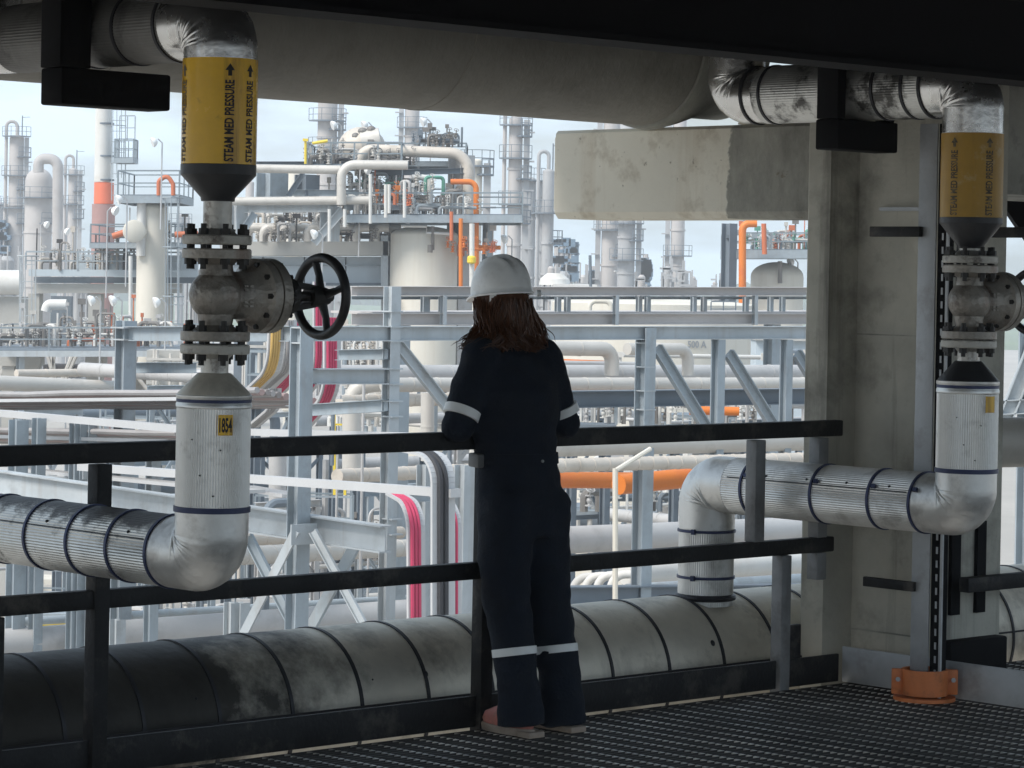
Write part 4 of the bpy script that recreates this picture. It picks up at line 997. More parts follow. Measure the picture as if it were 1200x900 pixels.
# ---- curved vertical cable ladders with coloured cables
def cable_ladder(label, cpts, wd, cab, n, m_='galv_white', across=None, cr_=.03, rail=.07):
    """cpts: centre line; across: vector across the ladder"""
    t = thing('cable_ladder', label, 'cable ladder', cpts[-1]); ac = V(across).normalized()
    pp = fillet(cpts, .55, 8)
    for k in (-1, 1):
        mb = MB()
        for a, b in zip(pp, pp[1:]): mb.bar(a + ac * k * wd / 2, b + ac * k * wd / 2, rail, .035, up=ac)
        mb.build('side_rail', M[m_], t)
    mb = MB(); ds = 0
    for a, b in zip(pp, pp[1:]):
        L_ = (b - a).length; k = max(1, int(L_ / .3))
        for i in range(k): c = a + (b - a) * ((i + .5) / k); mb.bar(c - ac * wd / 2, c + ac * wd / 2, .035, .035)
    mb.build('rungs', M[m_], t)
    for i in range(n):
        mb = MB(); o = ac * (wd * .8 * ((i + .5) / n - .5)) + V((0, -.04, 0)); mb.tube([p + o for p in pp], wd * .4 / n, 7); mb.build('cable', M[cab], t)
    return t
AC = V((.75, .66, 0))
cable_ladder('curved cable ladder with amber cables, leftmost of the J-bends below the valve', [X(324, 375, 42.5), X(322, 432, 42.5), X(290, 463, 43.5)], .22, 'amber_cable', 4, across=AC)
cable_ladder('empty-looking curved cable ladder between the amber one and the blue column', [X(340, 375, 43.5), X(340, 430, 43.5), X(300, 465, 45)], .16, 'cable_grey', 3, across=AC)
cable_ladder('curved cable ladder with magenta cables just left of the near blue column', [X(352, 375, 44.5), X(352, 432, 44.5), X(322, 462, 45.5)], .26, 'magenta', 4, across=AC)
cable_ladder('narrow magenta cable ladder just right of the near blue column', [X(374, 330, 41), X(374, 440, 41), X(352, 468, 41.6)], .14, 'magenta', 3, across=AC)
cable_ladder('wide magenta cable ladder curving under the beam right of the near blue column', [X(389, 372, 40), X(389, 462, 40), X(352, 503, 41)], .22, 'magenta', 4, across=AC)
cable_ladder('small curved ladder with grey cables tucked behind the wide magenta one', [X(376, 440, 42.5), X(376, 475, 42.5), X(352, 496, 42.8)], .12, 'cable_grey', 3, across=AC)
cable_ladder('curved ladder with grey cables low left beside the number tag', [X(322, 455, 44), X(322, 478, 44), X(296, 500, 44.5)], .16, 'cable_grey', 3, across=AC)
cable_ladder('tall magenta cable ladder rising from behind the low pipe, left of the white bundle', [X(462, 578, 36), X(487, 592, 35.4), X(488, 790, 35.4)], .20, 'magenta', 3, across=AC)
cable_ladder('bright white arched cable ladder with dark cables beside the worker', [X(480, 527, 34.5), X(519, 535, 34), X(519, 790, 34)], .20, 'cable_dark', 2, across=AC, rail=.15)
cable_ladder('thin magenta cable ladder between the white arch and the worker', [X(505, 575, 37), X(532, 595, 36.6), X(532, 790, 36.6)], .16, 'magenta', 3, across=AC)
for u_, Y_, w_, l_ in ((545, 38, .2, 'slim grey steel upright right behind the worker at her left knee'), (558, 40, .2, 'pale grey steel upright half hidden by the worker'), (500, 40, .2, 'pale grey steel upright between the magenta ladders')):
    t = thing('steel_upright', l_, 'steel post', down(X(u_, 600, Y_))); hcol(t, u_, 545, 0, Y_, w_, 'steel_light', 'column', zb=GZ); mb = MB(); mb.box(down(X(u_, 600, Y_)) + ZD * .03, .5, .5, .05, (RD, QD, ZD)); mb.build('base_plate', M['galv'], t)

# ================================================================ pipes on and under the rack
def rp2(label, u0, v0, u1, v1, Y0, d, m_, seams=0, **k):
    return pipe(label, [X(u0, v0, dR(u0, u0, Y0)), X(u1, v1, dR(u1, u0, Y0))], d, m_, seams=seams, **k)
rp2('large grey lagged pipe on the rack right of the worker, entered by two elbows', 380, 439, 1010, 437, 44, .30, 'pipe_grey', 1.2)
rp2('silver seamed pipe lying in front of the large grey pipe on the rack', 450, 451, 1010, 449.5, 43, .22, 'pipe_ins', .5)
pipe('lagged pipe with a shiny elbow dropping into the large grey pipe, left one', [X(640, 408, 46), X(717, 409, 46.8), X(717, 440, 46.8)], .24, 'pipe_ins', seams=.5)
pipe('lagged pipe with a shiny elbow dropping into the large grey pipe, right one', [X(735, 409, 46.8), X(806, 409, 47.8), X(806, 440, 47.8)], .20, 'pipe_ins', seams=.5)
pipe('thin grey pipe running just above the orange pipe behind the blue column', [X(640, 425, 50), X(748, 427, 51)], .09, 'pipe_grey')
pipe('short orange pipe seen over the big grey pipe, left of the blue column', [X(640, 427, 58), X(715, 430, 58)], .25, 'orange')
pipe('white thin pipe behind the diagonal braces, right of the elbows', [X(730, 416, 62), X(960, 420, 64)], .10, 'white_paint')
rp2('big white lagged pipe just below the top rail right of the worker', 640, 523, 1010, 515, 40, .30, 'pipe_ins', 0)
rp2('slim seamed pipe under the big white one, right of the worker', 640, 546, 1010, 536, 39, .19, 'pipe_ins_warm', .28)
rp2('thick bright orange pipe right of the worker below the seamed pipes', 560, 562, 757, 563, 44, .26, 'orange')
rp2('thick bright orange pipe stepping down behind the steam pipe elbow', 725, 568, 905, 550, 43, .30, 'orange')
pipe('short orange pipe glimpsed between the diagonal braces', [X(808, 481, 52), X(866, 482, 52)], .16, 'orange')
rp2('thick grey lagged pipe crossing behind the blue column above the mid rail', 640, 634, 1010, 617, 46, .44, 'pipe_grey', 0)
rp2('broad white pipe seen between the mid rail and the low pipe near the column', 735, 672, 1010, 652, 44, .40, 'white_paint', 0)
rp2('grey steel duct below the broad white pipe near the column', 735, 692, 1010, 675, 43, .2, 'steel_blue', 0)
for i, u_ in enumerate((672, 686, 700, 716)):
    pipe(['first', 'second', 'third', 'fourth'][i] + ' of four white gooseneck pipes, counted from the worker outward', [X(u_ + 40, 676 - i, 45 - i * .4), X(u_, 676 - i, 45 - i * .4), X(u_, 760, 45 - i * .4)], .13, 'white_paint', R=.22, name='gooseneck_pipe', group='white gooseneck pipes right of the worker')
t = thing('standpipe', 'thin cream standpipe with a slanting arm right of the worker', 'pipe', X(721, 735, 37))
mb = MB(); mb.tube([X(721, 735, 37), X(721, 549, 37)], .035, 8); mb.build('upright', M['cream'], t)
mb = MB(); mb.tube([X(722, 551, 37), X(762, 526, 37.4)], .032, 8); mb.build('arm', M['cream'], t)
# long grey pipes low on the left, seen under the mid rail
pipe('thick pale grey pipe low on the left, seen under the mid rail', [X(-80, 762, 43), X(700, 702, 52)], .48, 'pipe_grey', seams=0)
pipe('slim dark grey pipe above the thick pale one low on the left', [X(-80, 735, 47), X(600, 694, 56)], .14, 'steel_blue')
pipe('seamed warm pipe behind the crossed braces, upper of two', [X(180, 637, 46), X(470, 624, 52)], .22, 'pipe_ins_warm', seams=.4)
pipe('seamed silver pipe behind the crossed braces, lower of two', [X(180, 656, 44), X(520, 640, 52)], .30, 'pipe_ins', seams=.4)
pipe('seamed pale pipe just under the top rail, left of the white arch', [X(395, 558, 48), X(560, 551, 52)], .24, 'pipe_ins_warm', seams=.4)
pipe('seamed warm pipe above the top rail left of the worker', [X(395, 471, 52), X(560, 467, 57)], .24, 'pipe_ins_warm', seams=.45)
pipe('grey pipe directly above the seamed warm one left of the worker', [X(430, 446, 58), X(560, 443, 63)], .30, 'pipe_grey')
pipe('vertical seamed pipe with a rounded cap left of the worker', [X(501, 460, 47), X(501, 540, 47)], .22, 'pipe_ins', seams=.4)
pipe('vertical lagged pipe next to the yellow ladder under the top rail', [X(412, 470, 52), X(412, 560, 52)], .34, 'pipe_ins', seams=.6)
pipe('fat grey vertical pipe between the blue columns under the top rail', [X(325, 530, 50), X(325, 562, 50), X(325, 600, 50)], .3, 'pipe_grey')
pipe('lagged elbow pipe with a dark opening between the blue columns', [X(450, 448, 55), X(418, 452, 55), X(405, 490, 55)], .34, 'pipe_ins', seams=.7)
rp2('white duct pipe running behind the left steam pipe elbow', -60, 446, 140, 455, 60, .32, 'pipe_ins', 0)
pipe('orange pipe end glimpsed over the left steam pipe run', [X(-40, 590, 60), X(52, 592, 60)], .3, 'orange')
# ================================================================ process units in the middle distance
def cylv(par, part, u, v0, v1, Y, wpx, m_, dome=0, skirt=0, n=36):
    """upright vessel body between picture heights v0 (top) and v1"""
    a = X(u, v0, Y); b = X(u, v1, Y); r = wpx / 2 * Y / F; c = V((a.x, a.y, b.z)); h = a.z - b.z; pr_ = [(0, r)]
    if dome:
        pr_ += [(h - r * dome, r)] + [(h - r * dome + r * dome * math.sin(t), r * math.cos(t)) for t in [math.pi / 2 * k / 8 for k in range(1, 9)]]
    else: pr_ += [(h, r)]
    mb = MB(); mb.lathe(c, ZD, pr_, n); return mb.build(part, M[m_], par)
def clutter(label, u0, u1, v, Y, n, seed, s=1.0, group=None, pal=('pipe_ins', 'valve_grey', 'pipe_grey', 'valve_grey', 'dark_hole', 'pipe_ins_warm'), hmax=1.6, cat='valve set', name='valve_manifold'):
    """little valve and pipe sets standing in a row on one level"""
    rnd = random.Random(seed); n = int(n * 1.25)
    for i in range(n):
        u = u0 + (u1 - u0) * (i + rnd.uniform(.1, .9)) / n; p = X(u, v, Y + rnd.uniform(-1.6, 1.6)); h = rnd.uniform(.4, 1) * hmax * s
        t = thing(name, label, cat, p, group)
        m1, m2, m3 = (M[pal[rnd.randrange(len(pal))]] for _ in range(3)); k = .55 * s
        mb = MB(); w_ = rnd.uniform(.25, .75) * s; sg = rnd.choice((-1, 1))
        if rnd.random() < .6: mb.tube(fillet([p, p + ZD * h * .8, p + ZD * h * .8 + V((w_ * sg, .2, 0)), p + V((w_ * sg, .2, 0))], .14 * s, 4), rnd.uniform(.035, .075) * s, 7)
        else: mb.tube(fillet([p - V((w_, 0, 0)), p + ZD * h * .35 - V((w_, 0, 0)), p + ZD * h * .35 + V((w_, .2, 0))], .14 * s, 4), rnd.uniform(.04, .10) * s, 7)
        mb.build('pipe_loop', m1, t)
        for q_ in range(rnd.randint(1, 3)):
            mb = MB(); c = p + V((rnd.uniform(-.6, .6) * s, -.15, h * rnd.uniform(.15, .7)))
            mb.ball(c, .12 * k, .12 * k, .14 * k, None, 8, 6); mb.lathe(c - ZD * .22 * k, ZD, [(0, .17 * k), (.05 * k, .17 * k), (.051 * k, .07 * k), (.39 * k, .07 * k), (.391 * k, .17 * k), (.44 * k, .17 * k)], 9)
            mb.tube([c, c + V((.02, -.25 * k, .45 * k))], .035 * k, 6); mb.torus(c + V((.02, -.25 * k, .45 * k)), V((.2, -.5, .8)), .17 * k, .022 * k, 12, 5)
            mb.build('valve', m2, t)
        for q_ in range(rnd.randint(1, 2)):
            mb = MB(); o = V((rnd.uniform(-.7, .7) * s, .3, 0)); hh = h * rnd.uniform(.6, 1.35); mb.tube([p + o, p + o + ZD * hh], rnd.uniform(.018, .045) * s, 6)
            if rnd.random() < .5: mb.box(p + o + ZD * hh, rnd.uniform(.1, .3) * s, .15 * s, rnd.uniform(.1, .25) * s)
            mb.build('riser', m3, t)

def platform(label, u0, u1, vdeck, Y, edge_px, depth, rails=True, m_='steel_blue', posts_v=None, rpx=None, post=2.2, legs=(), name='platform', mesh_only=False, legw=.22):
    """steel platform: deck with edge beam, handrails on front and sides, optional legs to the ground"""
    a, b = X(u0, vdeck, Y), X(u1, vdeck, Y); b.z = a.z + (b.z - a.z)
    t = thing(name, label, 'platform', (a + b) / 2)
    e = edge_px * Y / F
    mb = MB(); bk = V((0, depth, 0))
    mb.bar(a - ZD * e / 2, b - ZD * e / 2, e, .08); mb.bar(a + bk - ZD * e / 2, b + bk - ZD * e / 2, e, .08); mb.bar(a - ZD * e / 2, a + bk - ZD * e / 2, e, .08); mb.bar(b - ZD * e / 2, b + bk - ZD * e / 2, e, .08)
    k = max(2, int((b - a).length / 2))
    for i in range(1, k): p = a + (b - a) * (i / k); mb.bar(p - ZD * e / 2, p + bk - ZD * e / 2, e * .7, .07)
    mb.build('edge_beam', M[m_], t)
    mb = MB(); mb.bar((a + bk / 2) + ZD * .02, (b + bk / 2) + ZD * .02, .035, depth); mb.build('deck', M['steel_dark'], t)
    if rails:
        h = (rpx * Y / F) if rpx else 1.07
        rail_line(t, a, b, h, post, 'rail_steel', .06); rail_line(t, a + bk, b + bk, h, post, 'rail_steel', .05); rail_line(t, a, a + bk, h, post, 'rail_steel', .05); rail_line(t, b, b + bk, h, post, 'rail_steel', .05)
    for u_ in legs: hcol(t, u_, vdeck + edge_px, 0, Y + .3, legw, m_, 'leg', zb=GZ)
    return t
GV = 'valves and small pipework on the process decks'

# ---- left: concrete table-top structure with two decks and a cream vessel
YL = 120
ct = thing('table_structure', 'concrete table frame with pale blue deck edge at the left, vessel standing through it', 'concrete frame', down(X(120, 330, YL)))
mb = MB(); mb.bar(X(42, 338, YL), X(212, 338, YL), 11 * YL / F, 1.2); mb.build('cross_beam', M['conc_far'], ct)
for u_, w_ in ((42, 13), (113, 15), (196, 12)):
    mb = MB(); a = X(u_, 344, YL); mb.box(V((a.x, a.y, (a.z + GZ) / 2)), w_ * YL / F, 1, a.z - GZ); mb.build('column', M['conc_far'], ct)
mb = MB(); mb.bar(X(34, 319.5, YL - .9), X(232, 321, YL - .9), 8 * YL / F, .2); mb.build('deck_edge', M['panel_blue'], ct)
mb = MB(); mb.bar(X(42, 328, YL), X(232, 328.5, YL), 7 * YL / F, 1.0); mb.build('girder', M['steel_dark'], ct)
mb = MB(); mb.box(X(72, 375, YL + 4), 50 * YL / F * .5, .4, 58 * YL / F, ); mb.build('wall_panel', M['steel_dark'], ct)
mb = MB(); mb.bar(X(90, 307, YL + 1.5), X(232, 308, YL + 1.5), 18 * YL / F, .3); mb.build('screen_panel', M['panel_blue'], ct)
rail_line(ct, X(30, 316, YL - 1), X(212, 317, YL - 1), 21 * YL / F, 2.4, 'steel_blue', .07)
platform('upper steel deck at far left holding an orange valve, above the concrete table', 106, 205, 285, YL - 2, 6, 5, rpx=22)
platform('high steel deck wrapped round the cream vessel head, top left', 138, 210, 229, YL - 3, 9, 5, rpx=29, post=1.7)
cv = thing('vessel', 'tall cream vessel rising through the left concrete frame with a round manway', 'vessel', down(X(178, 330, YL - 1)))
cylv(cv, 'shell', 179, 236, 520, YL - 2, 35, 'cream', dome=.5)
mb = MB(); c = X(157, 271, YL - 4.2); mb.lathe(c, V((.25, -1, 0)), [(0, .40), (.08, .46), (.10, .46), (.14, .40)], 24); mb.lathe(c + V((0, .1, 0)), V((0, 1, 0)), [(0, .33), (1.6, .33)], 20); mb.build('manway', M['cream'], cv)
cylv(cv, 'nozzle_pipe', 166, 238, 300, YL - 2.6, 11, 'white_paint')
mb = ladder_mb(X(203, 405, YL - 3), X(203, 232, YL - 3)); mb.build('ladder', M['steel_blue'], cv)
pipe('thin grey riser pipe beside the cream vessel on the left', [X(153, 420, YL - 5), X(153, 300, YL - 5)], .16, 'white_paint')
pipe('bent orange relief pipe on the high left deck', [X(186, 229, YL - 3), X(186, 212, YL - 3), X(196, 205, YL - 3), X(203, 216, YL - 3), X(203, 229, YL - 3)], .18, 'red_orange')
pipe('short orange valve pipe under the round manway', [X(132, 277, YL - 3), X(147, 272, YL - 3), X(152, 268, YL - 3)], .26, 'red_orange')
pipe('orange and white valve pipe on the deck right of the cream vessel', [X(205, 275, YL - 3), X(232, 274, YL - 3)], .25, 'red_orange')
platform('long lower steel deck at the left with pale edge and thin handrails', -30, 232, 411, 105, 7, 8, rpx=27, post=3.0, m_='steel_light', legs=(24, 205))
for u_, w_ in ((12, 14), (38, 18), (113, 16)):
    t = thing('concrete_pier', {12: 'concrete pier under the lower left deck at the frame edge', 38: 'thick concrete pier under the lower left deck, middle of three', 113: 'concrete pier under the lower left deck nearest the blue T-frame'}[u_], 'pier', down(X(u_, 430, 112)))
    a = X(u_, 417, 112); mb = MB(); mb.box(V((a.x, a.y, (a.z + GZ) / 2)), w_ * 112 / F, .8, a.z - GZ); mb.build('shaft', M['conc_far'], t); mb = MB(); mb.box(a - ZD * .2, (w_ + 6) * 112 / F, 1, .35); mb.build('cap', M['conc_far'], t)
for u_, w_, l_ in ((8, 40, 'dark equipment bay under the lower left deck at the frame edge'), (76, 42, 'dark equipment bay between the concrete piers'), (165, 60, 'dark equipment bay behind the blue T-frame column')):
    t = thing('equipment_skid', l_, 'equipment skid', down(X(u_, 440, 118)))
    a = X(u_, 440, 118); mb = MB(); mb.box(a + ZD * .2, w_ * 118 / F, 2, .5); mb.box(a - ZD * .9, w_ * 118 / F, 2, .3); mb.build('skid_beams', M['dark_hole'], t)
    mb = MB(); rnd = random.Random(u_)
    for i in range(5): mb.tube([a + V((rnd.uniform(-.5, .5) * w_ * 118 / F, -1, -1)), a + V((rnd.uniform(-.5, .5) * w_ * 118 / F, -1, 1))], .08, 6)
    mb.build('pipework', M['pipe_ins'], t)
t = thing('ladder', 'caged access ladder at the left end of the concrete table', 'ladder', X(33, 400, YL - 2)); ladder_mb(X(33, 400, YL - 2), X(33, 300, YL - 2), .6).build('rails', M['steel_light'], t)
t = thing('storage_drum', 'big white horizontal drum cut off by the left edge', 'drum', X(-15, 345, 130))
mb = MB(); mb.tube([X(-90, 331, 130), X(26, 331, 130)], 14.5 * 130 / F, 28); mb.build('shell', M['white_paint'], t)
mb = MB(); mb.box(X(5, 372, 131), 60 * 130 / F, 2, 50 * 130 / F); mb.build('pedestal', M['conc_far'], t)
pipe('white elbow with dark open flange under the concrete table', [X(54, 365, 113), X(56, 357, 113), X(78, 357, 113)], .42, 'white_paint')
clutter('small valve set on the lower left deck under the concrete table', 0, 205, 406, 108, 22, 3, group=GV + ', lower left', pal=('valve_grey', 'pipe_ins', 'pipe_grey', 'white_paint', 'valve_grey', 'red_orange'), hmax=1.5)
clutter('small valve set on the upper left deck beside the vessel', 48, 150, 317, YL + .5, 9, 5, group=GV + ', upper left')
clutter('little fittings under the cream vessel platform at left', 140, 205, 285, YL - 1, 6, 6, group=GV + ', vessel deck', hmax=1.2)
for u_, v_, Y_, dx, l_ in ((126, 252, 112, 1, 'floodlight in front of the orange band of the stack'), (149, 239, 112, -1, 'floodlight just left of the cream vessel head'), (190, 172, 112, -1, 'tall floodlight above the high left deck'), (118, 358, 100, -1, 'floodlight at the foot of the concrete table, left one'), (143, 358, 100, -1, 'floodlight at the foot of the concrete table, middle one'),
        (194, 360, 100, -1, 'floodlight beside the lower part of the cream vessel'), (48, 267, 150, 1, 'floodlight in front of the domed drum'), (72, 275, 150, 1, 'floodlight in front of the gooseneck pipe foot'), (378, 280, 108, -1, 'floodlight in front of the concrete bank'), (422, 204, 112, 1, 'floodlight before the silver pipe loops'), (400, 152, 118, -1, 'floodlight beside the dome on top of the reactor frame'),
        (436, 152, 118, -1, 'floodlight right of the reactor frame top'), (505, 148, 118, -1, 'floodlight near the tower over the reactor frame'), (600, 285, 118, -1, 'floodlight above the hard hat'), (862, 326, 120, -1, 'floodlight left of the domed tank by the orange riser'), (935, 312, 118, -1, 'floodlight right of the domed tank')):
    lamp(u_, v_, Y_, l_, dx, h=3.2 if v_ > 160 else 2.6, s=.62)

# ---- centre: concrete bank of exchangers
cbk = thing('concrete_block', 'long concrete and grey panel bank carrying a header of elbows, behind the handwheel', 'concrete structure', down(X(360, 320, 115)))
mb = MB(); mb.bar(X(262, 292, 115), X(458, 291.5, 115), 16.5 * 115 / F, 3); mb.build('top_slab', M['conc_far'], cbk)
for i in range(4):
    u0 = 264 + 48 * i; mb = MB(); mb.bar(X(u0, 318, 115.6), X(u0 + 46.5, 318, 115.6), 34 * 115 / F, 2.4); mb.build('wall_panel', M['panel_blue'], cbk)
mb = MB(); mb.bar(X(262, 311, 114.3), X(458, 311, 114.3), 1.5 * 115 / F, .1); mb.build('ledge', M['steel_blue'], cbk)
mb = MB(); mb.bar(X(300, 333, 114.2), X(458, 333, 114.2), 3 * 115 / F, .3); mb.build('ledge', M['steel_dark'], cbk)
mb = MB(); a = X(440, 330, 113.6); mb.bar(X(452, 276, 113.6), X(452, 400, 113.6), .2, .2, up=V((0, 1, 0))); mb.bar(X(448, 276, 113.6), X(448, 400, 113.6), .1, .1, up=V((0, 1, 0))); mb.build('drain_pipe', M['steel_light'], cbk)
mb = MB(); mb.bar(X(262, 341, 113), X(458, 341, 113), .25, 2); mb.build('base_slab', M['tray'], cbk)
pipe('long header pipe along the top of the concrete bank', [X(262, 266.5, 114), X(470, 267.5, 114)], .30, 'pipe_ins')
for i, u_ in enumerate((309, 330, 361, 417, 440)):
    pipe('lagged elbow dropping from the header onto the concrete bank, ' + ['first', 'second', 'third', 'fourth', 'fifth'][i] + ' from the valve', [X(u_ + 16, 266.8, 113.6), X(u_, 266.8, 113.6), X(u_, 283, 113.6)], .36, 'pipe_ins', R=.38, seams=.35, name='elbow_pipe', group='elbows on the concrete bank header')
clutter('small valve gear standing on the concrete bank under the header', 300, 455, 283, 114.5, 14, 8, group=GV + ', concrete bank', hmax=1.0)
clutter('brown and grey valve gear on the level above the header', 305, 420, 262, 118, 12, 9, group=GV + ', above the header', hmax=1.1)
fr2 = thing('pipe_support', 'pale blue steel support frame with knee braces left of the reactor frame', 'steel frame', down(X(330, 260, 112)))
hcol(fr2, 279, 241, 283, 112, .55, 'steel_light'); hcol(fr2, 387, 242, 283, 112, .55, 'steel_light'); hcol(fr2, 319, 203, 240, 113, .9, 'steel_blue'); hcol(fr2, 360, 205, 242, 113, .7, 'steel_dark')
hbeam(fr2, X(276, 245, 112), X(395, 244, 112), .30, .3, 'steel_light'); hbeam(fr2, X(340, 226, 112.6), X(460, 226, 112.6), .24, .25, 'steel_blue'); hbeam(fr2, X(300, 193, 114), X(470, 193, 114), .25, .3, 'steel_dark')
brace(fr2, X(281, 276, 111.6), X(299, 250, 111.6), .28, 'steel_blue'); brace(fr2, X(368, 285, 111.6), X(402, 246, 111.6), .32, 'steel_light'); brace(fr2, X(338, 230, 112.2), X(356, 203, 112.2), .22, 'steel_dark')
pipe('white seamed pipe on the pale support frame, lowest of the three long runs', [X(262, 236, 111.3), X(436, 234.5, 111.3)], .33, 'pipe_ins', seams=.8)
pipe('white pipe at mid height that turns down beside a yellow post', [X(262, 197, 111.5), X(399, 199, 111.5)], .34, 'pipe_ins', seams=.8)
pipe('thick silver pipe that bends up from the white run and turns right', [X(400, 240, 111), X(400, 193, 111), X(478, 193.5, 111)], .36, 'pipe_ins', R=.5, seams=.7)
pipe('largest silver pipe loop over the reactor frame, falling at its right end', [X(422, 206, 114), X(422, 175, 114), X(549, 180, 114), X(549, 262, 114)], .44, 'pipe_ins_warm', R=.75, seams=.7)
pipe('white elbow pipe in the middle of the reactor frame', [X(483, 208, 113), X(503, 208, 113), X(505, 250, 113)], .24, 'white_paint', seams=.5)
pipe('bright orange pipe that turns down through the reactor deck', [X(528, 213, 112), X(558, 213, 112), X(558, 340, 112)], .22, 'orange', R=.3)
pipe('slim orange riser right of the white reactor', [X(540, 256, 111), X(540, 345, 111)], .16, 'orange')
pipe('red drop pipe under the reactor deck', [X(529, 248, 111), X(529, 282, 111)], .14, 'red_orange')
pipe('white riser with yellow ring right of the white reactor', [X(553, 262, 110.5), X(553, 350, 110.5)], .20, 'white_paint', seams=.8)
mbt = MB(); mbt.lathe(X(552.5, 309, 110.3), ZD, [(0, .12), (.05, .17), (.24, .17), (.3, .12)], 14); tag(mbt.build('marker_ring', M['yellow_paint']), 'bright yellow ring on the white riser left of the hard hat', 'marker')
mbt = MB(); mbt.tube([X(358, 192, 112), X(358, 164, 112)], .05, 8); mbt.box(X(358, 164, 112), .2, .2, .1); tag(mbt.build('yellow_post', M['yellow_paint']), 'yellow davit post at the left end of the upper handrail', 'post')
mbt = MB(); mbt.tube([X(366, 168, 112.2), X(384, 165, 112.2)], .06, 8); tag(mbt.build('yellow_cover', M['yellow_paint']), 'yellow bar lying along the upper handrail beside the davit post', 'bar')
platform('upper steel deck of the reactor frame with dense handrails beside the yellow post', 360, 470, 193, 112.5, 3, 4, rpx=26, post=1.0, name='platform')
platform('narrow top walkway under the largest silver loop', 430, 546, 190, 115, 5, 3, rpx=22, post=2.2)
platform('main reactor deck with heavy blue edge beam, running out to the right', 404, 612, 252, 111.5, 9, 6, rpx=26, post=2.6)
rf = thing('reactor_tower', 'steel frame of posts and beams carrying the silver loops above the white reactor', 'steel frame', down(X(500, 300, 114.5)))
for u_, v0, w_ in ((462, 196, .4), (541, 182, .75), (572, 258, .3), (536, 258, .3)): hcol(rf, u_, v0, 0, 114.5, w_, 'steel_blue' if w_ < .7 else 'pipe_grey', zb=GZ)
hbeam(rf, X(440, 203, 114), X(546, 200, 114), .22, .3, 'steel_dark'); hbeam(rf, X(404, 228, 114), X(480, 228, 114), .3, .3, 'steel_blue'); hbeam(rf, X(404, 241, 113), X(470, 241, 113), .35, .3, 'steel_light')
wr_ = thing('reactor_vessel', 'wide white cylindrical reactor with rusty shoulder under the main deck', 'vessel', down(X(497, 320, 113)))
cylv(wr_, 'shell', 497.5, 265, 700, 113.5, 79, 'cream', dome=.28)
mb = MB(); mb.tube(fillet([X(507, 265, 111.9), X(507, 293, 111.9)], .1), .07, 8); mb.lathe(X(504, 296, 111.8), ZD, [(0, .10), (.3, .10)], 12); mb.build('sight_pipe', M['valve_grey'], wr_)
mb = MB(); mb.tube([X(470, 265, 111.9), X(500, 265.5, 111.9), X(500, 273, 111.9), X(530, 274, 111.9)], .05, 7); mb.build('top_line', M['white_paint'], wr_)
rd = thing('drum', 'rounded beige drum with rusty manhole on top of the reactor frame', 'drum', X(425, 175, 116))
mb = MB(); mb.ball(X(424, 172, 116), .95, .9, .8, None, 20, 12); mb.build('shell', M['pipe_ins_warm'], rd); mb = MB(); mb.tube([X(424, 168, 115.5), X(446, 164, 115.5)], .5, 16); mb.build('nozzle', M['pipe_ins'], rd)
mb = MB()
for u_, h_ in ((416, 3), (424, 6), (430, 4.5), (434, 7)): mb.tube([X(u_, 166, 115.4), X(u_ + 1, 166 - h_ * 2, 115.4)], .13, 8); mb.ball(X(u_ + 1, 166 - h_ * 2, 115.4), .2, .2, .16, None, 8, 6)
mb.build('relief_valves', M['valve_grey'], rd)
clutter('dark valve gear on top of the silver loop', 500, 526, 172, 114, 5, 12, group=GV + ', loop top', hmax=.7, pal=('valve_grey', 'steel_dark'))
clutter('valve gear and piping on the main reactor deck', 408, 548, 251, 113, 24, 13, group=GV + ', reactor deck', hmax=1.3, pal=('valve_grey', 'pipe_ins', 'pipe_grey', 'white_paint', 'valve_grey', 'steel_blue'))
clutter('valve gear on the middle level of the reactor frame', 404, 500, 228, 114, 14, 14, group=GV + ', middle level', hmax=1.1, pal=('valve_grey', 'pipe_ins', 'pipe_grey', 'green_valve', 'steel_blue', 'pipe_ins_warm'))
clutter('slim fittings behind the upper handrail of the reactor frame', 366, 470, 193, 114, 12, 15, group=GV + ', upper deck', hmax=1.0)
clutter('orange and grey fittings left of the orange riser', 535, 575, 300, 112.5, 5, 16, group=GV + ', risers', hmax=1.2, pal=('orange', 'valve_grey', 'pipe_ins', 'red_orange'))
clutter('orange actuators on the reactor deck', 446, 466, 240, 112, 2, 17, group=GV + ', actuators', hmax=1.1, pal=('orange', 'green_valve', 'red_orange'))
for i, (u_, v0, v1) in enumerate(((386, 245, 283), (404, 245, 266), (434, 204, 262), (452, 216, 255), (474, 212, 255), (456, 216, 250))):
    pipe(['thin white stand pipe left of the diagonal knee brace', 'short stub of white pipe under the mid run', 'tall thin white pipe before the reactor deck', 'thin white loop leg by the orange actuator, left', 'thin white loop leg by the orange actuator, right', 'short white leg between the loop legs'][i], [X(u_, v0, 110.6), X(u_, v1, 110.6)], .13, 'white_paint', name='thin_pipe')

